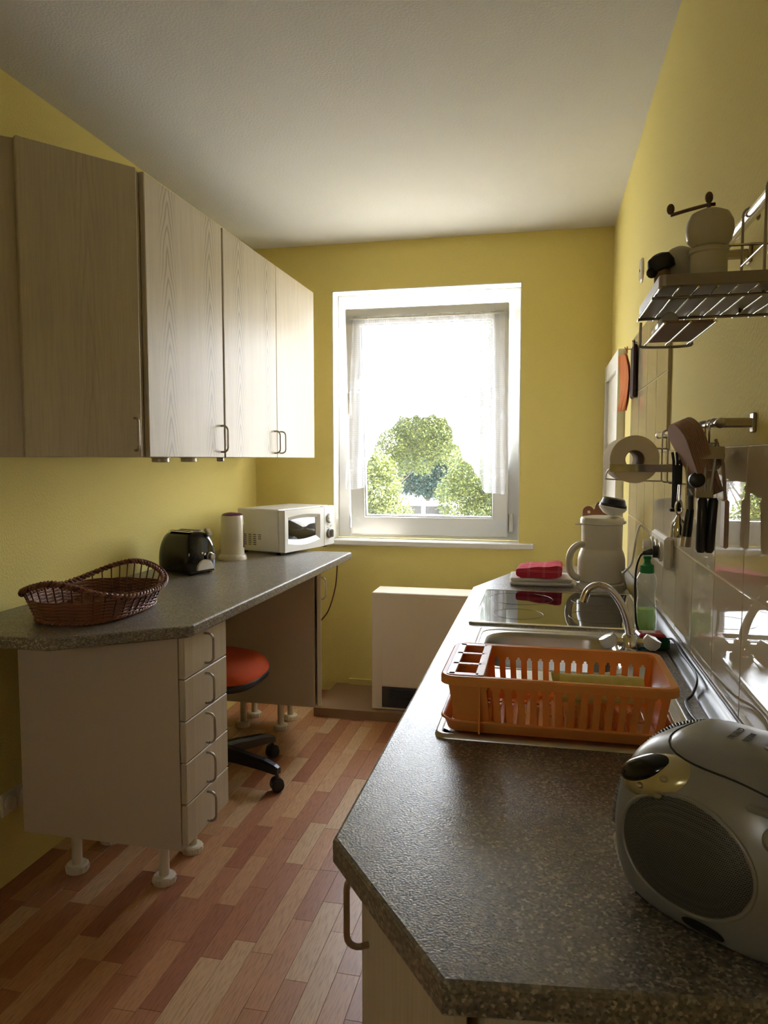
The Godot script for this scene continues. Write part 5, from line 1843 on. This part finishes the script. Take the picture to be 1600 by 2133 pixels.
func build_rails():
	var ry := 1.4805
	var rx := 0.290
	rail("utensil_rail", "chrome utensil rail above the tiles, hung with kitchen tools", P(rx, ry, 2.05), P(rx, ry, 1.355), 0.0068, [0.0, 1.0])
	# kitchen roll on its wire holder
	var t := thing("roll_holder", "wire kitchen roll holder with flat steel band on the far end of the rail", "roll holder", Vector3.ZERO)
	for q in [1.93, 1.84]:
		var mb := MB.new()
		var pts := arc(P(rx, ry, q), Vector3(0.009, 0, 0), Vector3(0, 0.009, 0), -20, 170, 8)
		pts.append_array([P(rx - 0.009, 1.40, q), P(rx - 0.009, 1.368, q)])
		pts.append_array([P(rx - 0.004, 1.362, q), P(rx + 0.035, 1.360, q)])
		mb.tube(pts, 0.0020, 6)
		obj("hanger_wire", mb, M.nickel, t)
	var mb := MB.new()
	mb.tube([P(rx - 0.009, 1.443, 1.84), P(0.20, 1.446, 1.80), P(0.196, 1.446, 1.79)], 0.0018, 6)
	mb.tube([P(rx - 0.009, 1.40, 1.84), P(rx - 0.009, 1.40, 1.93)], 0.0018, 6)
	mb.tube(smooth_path([P(0.150, 1.398, 1.775), P(0.143, 1.392, 1.80), P(0.150, 1.372, 1.95), P(0.165, 1.366, 2.0), P(rx - 0.02, 1.364, 1.93), P(rx - 0.009, 1.366, 1.93)], 5), 0.0018, 6)
	obj("cradle_wire", mb, M.nickel, t)
	mb = MB.new()
	mb.box(P(0.215, 1.398, 1.772), Vector3(0.142, 0.018, 0.002), 0.0006)
	mb.box(P(0.283, 1.398, 1.806), Vector3(0.003, 0.018, 0.070), 0.0006)
	obj("steel_band", mb, M.chrome, t)
	t = thing("kitchen_roll", "cream kitchen roll with hollow core in the wire holder", "kitchen roll", P(0.200, 1.418, 1.89), 0)
	mb = MB.new()
	mb.t = Transform3D(Basis(Vector3(1, 0, 0), PI / 2), Vector3.ZERO)
	mb.lathe([Vector2(0.022, 0.11), Vector2(0.054, 0.11), Vector2(0.055, 0.109), Vector2(0.055, -0.109), Vector2(0.054, -0.11), Vector2(0.022, -0.11)], 44, Vector3.ZERO, false, false)
	obj("paper", mb, tri_map(mat(c8(224, 208, 176), 0.95), Vector3.ONE * 10), t)
	mb = MB.new()
	mb.t = Transform3D(Basis(Vector3(1, 0, 0), PI / 2), Vector3.ZERO)
	mb.lathe([Vector2(0.022, 0.1105), Vector2(0.0205, 0.1105), Vector2(0.0205, -0.1105), Vector2(0.022, -0.1105)], 36, Vector3.ZERO, false, false)
	obj("core", mb, mat(c8(168, 140, 104), 0.9), t)
	# coffee filter basket
	t = thing("filter_basket", "wire basket holding coffee filters on the utensil rail", "basket", P(rx, 1.40, 1.44), 0)
	var wire := []
	for s in [-1, 1]:
		for q in [-0.036, -0.018, 0.0]:
			mb = MB.new()
			mb.tube([Vector3(q + 0.001, 0.046, 0.060 * s), Vector3(q * 0.62 - 0.002, -0.03, 0.042 * s), Vector3(q * 0.3 - 0.004, -0.050, 0.036 * s)], 0.0028, 6)
			obj("wire", mb, M.wire, t)
		mb = MB.new()
		mb.tube(arc(Vector3(0, 0.0805, 0.045 * s), Vector3(0.009, 0, 0), Vector3(0, 0.009, 0), -20, 180, 8) + [Vector3(-0.009, 0.04, 0.045 * s)], 0.0018, 6)
		obj("hanger", mb, M.wire, t)
	for q in [[0.046, 0.060, -0.037, 0.003], [0.0, 0.049, -0.026, 0.002], [-0.050, 0.036, -0.016, -0.002]]:
		mb = MB.new()
		mb.tube([Vector3(q[2], q[0], q[1]), Vector3(q[3], q[0], q[1]), Vector3(q[3], q[0], -q[1]), Vector3(q[2], q[0], -q[1])], 0.0018, 6, true)
		obj("wire_ring", mb, M.wire, t)
	mb = MB.new()
	mb.box(Vector3(-0.012, 0.030, 0.0605), Vector3(0.052, 0.022, 0.002), 0.0006)
	obj("front_plate", mb, M.nickel, t)
	t = thing("coffee_filters", "stack of brown paper coffee filters leaning in the wire basket", "coffee filters", P(0.272, 1.41, 1.44), 0)
	for k in 11:
		mb = MB.new()
		var poly := [Vector2(-0.026, 0.06), Vector2(0.026, 0.06)]
		for i in 11:
			var a := deg_to_rad(lerpf(0, 180, i / 10.0))
			poly.append(Vector2(cos(a) * 0.082, -0.052 - sin(a) * 0.034))
		mb.t = Transform3D(Basis(Vector3(0, 0, 1), Vector3(1, 0, 0), Vector3(0, -1, 0)), Vector3(0.003 * k - 0.014, 0, 0))
		mb.prism(poly, -0.0012, 0.0012)
		var o := obj("filter", mb, M.filter, t)
		o.rotation.z = 0.42
	# tools
	var tools := thing("can_opener", "can opener with two long black handles on the utensil rail", "can opener", P(0.283, 1.33, 1.40), 0)
	for s in [-1, 1]:
		mb = MB.new()
		var rr := []
		for q in [[0.020, 0.006], [0.014, 0.0088], [-0.03, 0.0085], [-0.072, 0.0088], [-0.078, 0.006]]:
			var ring := []
			for i in 16: ring.append(Vector3(0.0088 * s + cos(TAU * i / 16) * q[1] + 0.002 * s * q[0] / 0.08 - 0.04 * (0.02 - q[0]) * 0.6, q[0], sin(TAU * i / 16) * q[1] * 1.25))
			rr.append(ring)
		mb.loft(rr, true, true, true)
		obj("handle", mb, M.black, tools)
	mb = MB.new()
	mb.box(Vector3(-0.006, 0.042, 0), Vector3(0.030, 0.045, 0.004), 0.0015)
	mb.box(Vector3(0.006, 0.075, 0), Vector3(0.012, 0.04, 0.004), 0.0015)
	obj("jaws", mb, M.nickel, tools)
	mb = MB.new()
	mb.t = Transform3D(Basis(Vector3(1, 0, 0), PI / 2), Vector3(-0.020, 0.052, 0.003))
	mb.lathe([Vector2(0.013, -0.004), Vector2(0.0145, 0.0), Vector2(0.0135, 0.006), Vector2(0.008, 0.009), Vector2(0.0, 0.009)], 20)
	obj("turning_key", mb, M.black, tools)
	tools = thing("kitchen_knife", "black handled knife with bright steel shank on the utensil rail", "knife", P(0.262, 1.32, 1.45), 0)
	mb = MB.new()
	mb.box(Vector3(0, 0.024, 0), Vector3(0.016, 0.046, 0.006), 0.002)
	mb.box(Vector3(0.004, 0.10, 0), Vector3(0.022, 0.12, 0.003), 0.001)
	obj("blade", mb, M.chrome, tools)
	mb = MB.new()
	mb.tube([Vector3(0.001, 0.006, 0), Vector3(-0.002, -0.03, 0), Vector3(-0.005, -0.062, 0)], 0.008, 12, false, [0.0075, 0.0085, 0.008])
	obj("handle", mb, M.black, tools)
	mb = MB.new()
	mb.tube([Vector3(-0.0045, -0.045, 0), Vector3(-0.0055, -0.064, 0)], 0.0098, 14)
	obj("end_band", mb, M.nickel, tools)
	tools = thing("slotted_turner", "dark grey slotted turner hanging at the far side of the utensils", "turner", P(0.245, 1.37, 1.50), 0)
	for k in 3:
		mb = MB.new()
		mb.tube([Vector3(-0.008 + 0.008 * k, 0.062, 0), Vector3(-0.005 + 0.007 * k, 0.045, 0), Vector3(-0.004 + 0.006 * k, -0.02, 0)], 0.0028, 7)
		obj("tine", mb, M.black_soft, tools)
	mb = MB.new()
	mb.box(Vector3(0.002, -0.005, 0.0), Vector3(0.018, 0.085, 0.012), 0.004)
	mb.box(Vector3(0.000, -0.049, 0.0), Vector3(0.021, 0.006, 0.014), 0.002)
	mb.tube([Vector3(0.004, 0.04, 0), Vector3(0.02, 0.075, 0.0), Vector3(0.040, 0.098, 0.0)], 0.0024, 7)
	obj("blade", mb, M.black_soft, tools)
	tools = thing("corkscrew", "bright metal lever corkscrew hanging below the dark turner", "corkscrew", P(0.247, 1.305, 1.47), 0)
	mb = MB.new()
	mb.tube(arc(Vector3(0, 0.022, 0), Vector3(0.006, 0, 0), Vector3(0, 0.013, 0), 0, 360, 18), 0.0022, 7)
	mb.tube([Vector3(0, 0.036, 0), Vector3(0, 0.066, 0)], 0.003, 8, false, [0.0045, 0.003])
	obj("key", mb, M.chrome, tools)
	mb = MB.new()
	mb.lathe([Vector2(0.004, 0.008), Vector2(0.006, 0.002), Vector2(0.006, -0.006), Vector2(0.009, -0.012), Vector2(0.009, -0.03), Vector2(0.008, -0.034)], 18)
	obj("bell", mb, M.chrome, tools)
	for s in [-1, 1]:
		mb = MB.new()
		mb.tube([Vector3(0.004 * s, 0.002, 0), Vector3(0.011 * s, -0.008, 0), Vector3(0.012 * s, -0.034, 0)], 0.0022, 7)
		obj("lever", mb, M.chrome, tools)
	tools = thing("spatula", "light brown plastic spatula hanging closest to the tiles", "spatula", P(0.318, 1.33, 1.425), 0)
	mb = MB.new()
	mb.box(Vector3(0, -0.028, 0), Vector3(0.008, 0.088, 0.034), 0.003)
	mb.tube([Vector3(0, 0.012, 0), Vector3(-0.006, 0.08, 0), Vector3(-0.020, 0.125, 0)], 0.003, 8)
	obj("blade", mb, mat(c8(190, 156, 130), 0.4), tools)
	tools = thing("ladle", "steel ladle with dark bowl hanging behind the coffee filters", "ladle", P(0.308, 1.42, 1.49), 0)
	mb = MB.new()
	mb.t = Transform3D(Basis(Vector3(0, 0, 1), 1.2), Vector3.ZERO)
	mb.lathe([Vector2(0.0, -0.020), Vector2(0.016, -0.016), Vector2(0.026, -0.004), Vector2(0.028, 0.004), Vector2(0.026, 0.0), Vector2(0.0, -0.017)], 24)
	mb.t = Transform3D.IDENTITY
	mb.tube([Vector3(-0.004, 0.014, 0), Vector3(-0.010, -0.06, 0), Vector3(-0.010, -0.11, 0)], 0.003, 8)
	obj("bowl", mb, M.nickel, tools)
	for q in [[1.395, "hook on the utensil rail nearest the camera"], [1.425, "second hook from the near end of the utensil rail"], [1.505, "hook on the utensil rail just beyond the coffee filters"], [1.55, "hook on the utensil rail above the dark turner"]]:
		s_hook(P(rx, ry, q[0]), 0.034, q[1])
	# upper rail with its wire shelf
	rail("shelf_rail", "chrome rail high on the right wall carrying the wire shelf", P(rx, 1.777, 1.42), P(rx, 1.777, 0.55), 0.0085, [0.0, 1.0])
	t = thing("wire_shelf", "chrome wire shelf with steel tray hung from the upper rail", "shelf", P(0.235, 1.642, 1.14), 0)
	mb = MB.new()
	var hx := 0.094
	var hz := 0.112
	var o2 := round_rect(-hx, -hz, hx, hz, 0.008, 3)
	mb.loft([ring3(o2, 0.016), ring3(o2, 0.002), ring3(mb.inset(o2, 0.002), 0.0), ring3(mb.inset(o2, 0.004), 0.003), ring3(mb.inset(o2, 0.003), 0.016), ring3(o2, 0.016)], true, false, false, -1)
	mb.flat(mb.inset(o2, 0.002), 0.001)
	obj("tray", mb, mat(c8(150, 140, 130), 0.42, 0.35), t)
	for k in 9:
		mb = MB.new()
		mb.tube([Vector3(-hx + 0.0235 * k, -0.0025, hz + 0.004), Vector3(-hx + 0.0235 * k, -0.0025, -hz - 0.006)], 0.0016, 6)
		obj("wire", mb, M.chrome, t)
	for z in [0.072, -0.082]:
		mb = MB.new()
		mb.tube([Vector3(-hx - 0.004, -0.006, z), Vector3(hx + 0.006, -0.006, z)], 0.0022, 6)
		obj("cross_wire", mb, M.nickel, t)
	for z in [0.06, -0.06]:
		mb = MB.new()
		mb.tube(arc(Vector3(0.055, 0.135, z), Vector3(0.011, 0, 0), Vector3(0, 0.011, 0), -40, 180, 10) + [Vector3(0.044, 0.06, z), Vector3(0.044, -0.006, z)], 0.0020, 6)
		obj("hanger", mb, M.nickel, t)
	mb = MB.new()
	mb.tube([Vector3(0.044, 0.062, 0.06), Vector3(0.100, 0.062, 0.06)], 0.0018, 6)
	mb.tube([Vector3(0.044, 0.062, 0.06), Vector3(-0.03, 0.062, 0.06)], 0.0018, 6)
	mb.tube([Vector3(0.044, 0.062, 0.06), Vector3(0.044, 0.062, -0.06)], 0.0018, 6)
	for k in 3: mb.tube([Vector3(0.062 + 0.018 * k, 0.062, 0.20), Vector3(0.062 + 0.018 * k, 0.062, 0.01)], 0.0016, 6)
	obj("guard_wire", mb, M.chrome, t)
	# lower cradle
	for k in 3:
		mb = MB.new()
		var x := -0.083 + 0.032 * k
		mb.tube([Vector3(x, -0.042, -0.112), Vector3(x, -0.042, 0.09)], 0.0018, 6)
		obj("cradle_wire", mb, M.chrome, t)
	for z in [-0.112]:
		mb = MB.new()
		mb.tube(smooth_path([Vector3(-0.090, -0.006, z), Vector3(-0.090, -0.036, z), Vector3(-0.085, -0.0445, z), Vector3(-0.02, -0.0445, z), Vector3(-0.013, -0.036, z), Vector3(-0.013, -0.006, z)], 4), 0.0022, 6)
		obj("cradle_loop", mb, M.nickel, t)
	mb = MB.new()
	mb.box(P(0.184, 1.6035, 1.15), Vector3(0.064, 0.004, 0.17), 0.001)
	tag(obj("small_board", mb, mat(c8(146, 116, 92), 0.6)), "thin brown board lying in the cradle under the wire shelf", "board")
	mb = MB.new()
	mb.t = Transform3D(Basis(Vector3(1, 0, 0), PI / 2), P(0.172, 1.6185, 1.19))
	mb.lathe([Vector2(0.011, -0.05), Vector2(0.0125, -0.048), Vector2(0.0125, 0.048), Vector2(0.011, 0.05)], 20)
	tag(obj("small_jar", mb, mat(c8(196, 196, 190), 0.15, 0.2)), "small pale tube lying on the brown board under the wire shelf", "tube")
	# mills and stoppers on the shelf
	var sy := 1.6435
	t = thing("pepper_mill", "cream mill with rounded top and dark crank on the wire shelf", "pepper mill", P(0.209, sy, 1.075), 0)
	mb = MB.new()
	mb.lathe([Vector2(0.0225, 0.0), Vector2(0.0235, 0.003), Vector2(0.0232, 0.048), Vector2(0.0250, 0.050), Vector2(0.0250, 0.055), Vector2(0.021, 0.058)], 32)
	obj("body", mb, M.mill, t)
	mb = MB.new()
	mb.lathe([Vector2(0.021, 0.0585), Vector2(0.0275, 0.066), Vector2(0.0305, 0.078), Vector2(0.0295, 0.090), Vector2(0.024, 0.101), Vector2(0.014, 0.106), Vector2(0.0, 0.107)], 32)
	obj("head", mb, M.mill, t)
	mb = MB.new()
	mb.tube([Vector3(-0.002, 0.105, 0), Vector3(-0.002, 0.116, 0)], 0.0028, 8)
	mb.tube(smooth_path([Vector3(0.006, 0.114, 0), Vector3(-0.006, 0.113, 0), Vector3(-0.03, 0.108, 0.0), Vector3(-0.050, 0.103, 0)], 5), 0.0024, 7)
	obj("crank", mb, M.crank, t)
	mb = MB.new()
	mb.ball(Vector3(-0.002, 0.123, 0), Vector3(0.0052, 0.0078, 0.0052), 14)
	obj("crank_knob", mb, M.crank, t)
	mb = MB.new()
	mb.ball(Vector3(-0.050, 0.111, 0), Vector3(0.0052, 0.0072, 0.0052), 14)
	obj("crank_knob", mb, M.crank, t)
	t = thing("salt_shaker", "smaller cream shaker with egg shaped head behind the mill", "shaker", P(0.179, sy, 1.115), 0)
	mb = MB.new()
	mb.lathe([Vector2(0.021, 0.0), Vector2(0.022, 0.003), Vector2(0.021, 0.018), Vector2(0.0195, 0.026)], 28)
	obj("body", mb, M.mill, t)
	mb = MB.new()
	mb.ball(Vector3(0, 0.047, 0), Vector3(0.0245, 0.025, 0.0245), 22)
	obj("head", mb, M.mill, t)
	t = thing("bottle_stopper", "black bottle stopper with ribbed head lying at the far end of the wire shelf", "stopper", P(0.153, sy, 1.09), 0)
	mb = MB.new()
	mb.lathe([Vector2(0.0105, 0.0), Vector2(0.011, 0.028), Vector2(0.010, 0.034)], 18)
	obj("cork", mb, mat(c8(150, 122, 84), 0.8), t)
	mb = MB.new()
	mb.t = Transform3D(Basis(Vector3(0, 0, 1), 0.35), Vector3(-0.002, 0.042, 0))
	mb.lathe([Vector2(0.008, -0.009), Vector2(0.017, -0.007), Vector2(0.0185, 0.002), Vector2(0.0155, 0.011), Vector2(0.007, 0.015), Vector2(0.0, 0.015)], 9)
	mb.ball(Vector3(-0.015, -0.006, 0.004), Vector3(0.008, 0.0075, 0.008), 12)
	obj("head", mb, M.black_soft, t)

func _ready():
	build_camera_and_light()
	make_materials()
	build_shell()
	build_window()
	build_outside()
	build_wall_cabinets()
	build_left_run()
	build_right_run()
	build_heater()
	build_basket()
	build_toaster()
	build_kettle()
	build_microwave()
	build_left_socket()
	build_chair()
	build_hob()
	build_sink()
	build_tap()
	build_rack()
	build_far_end()
	build_radio()
	build_rails()
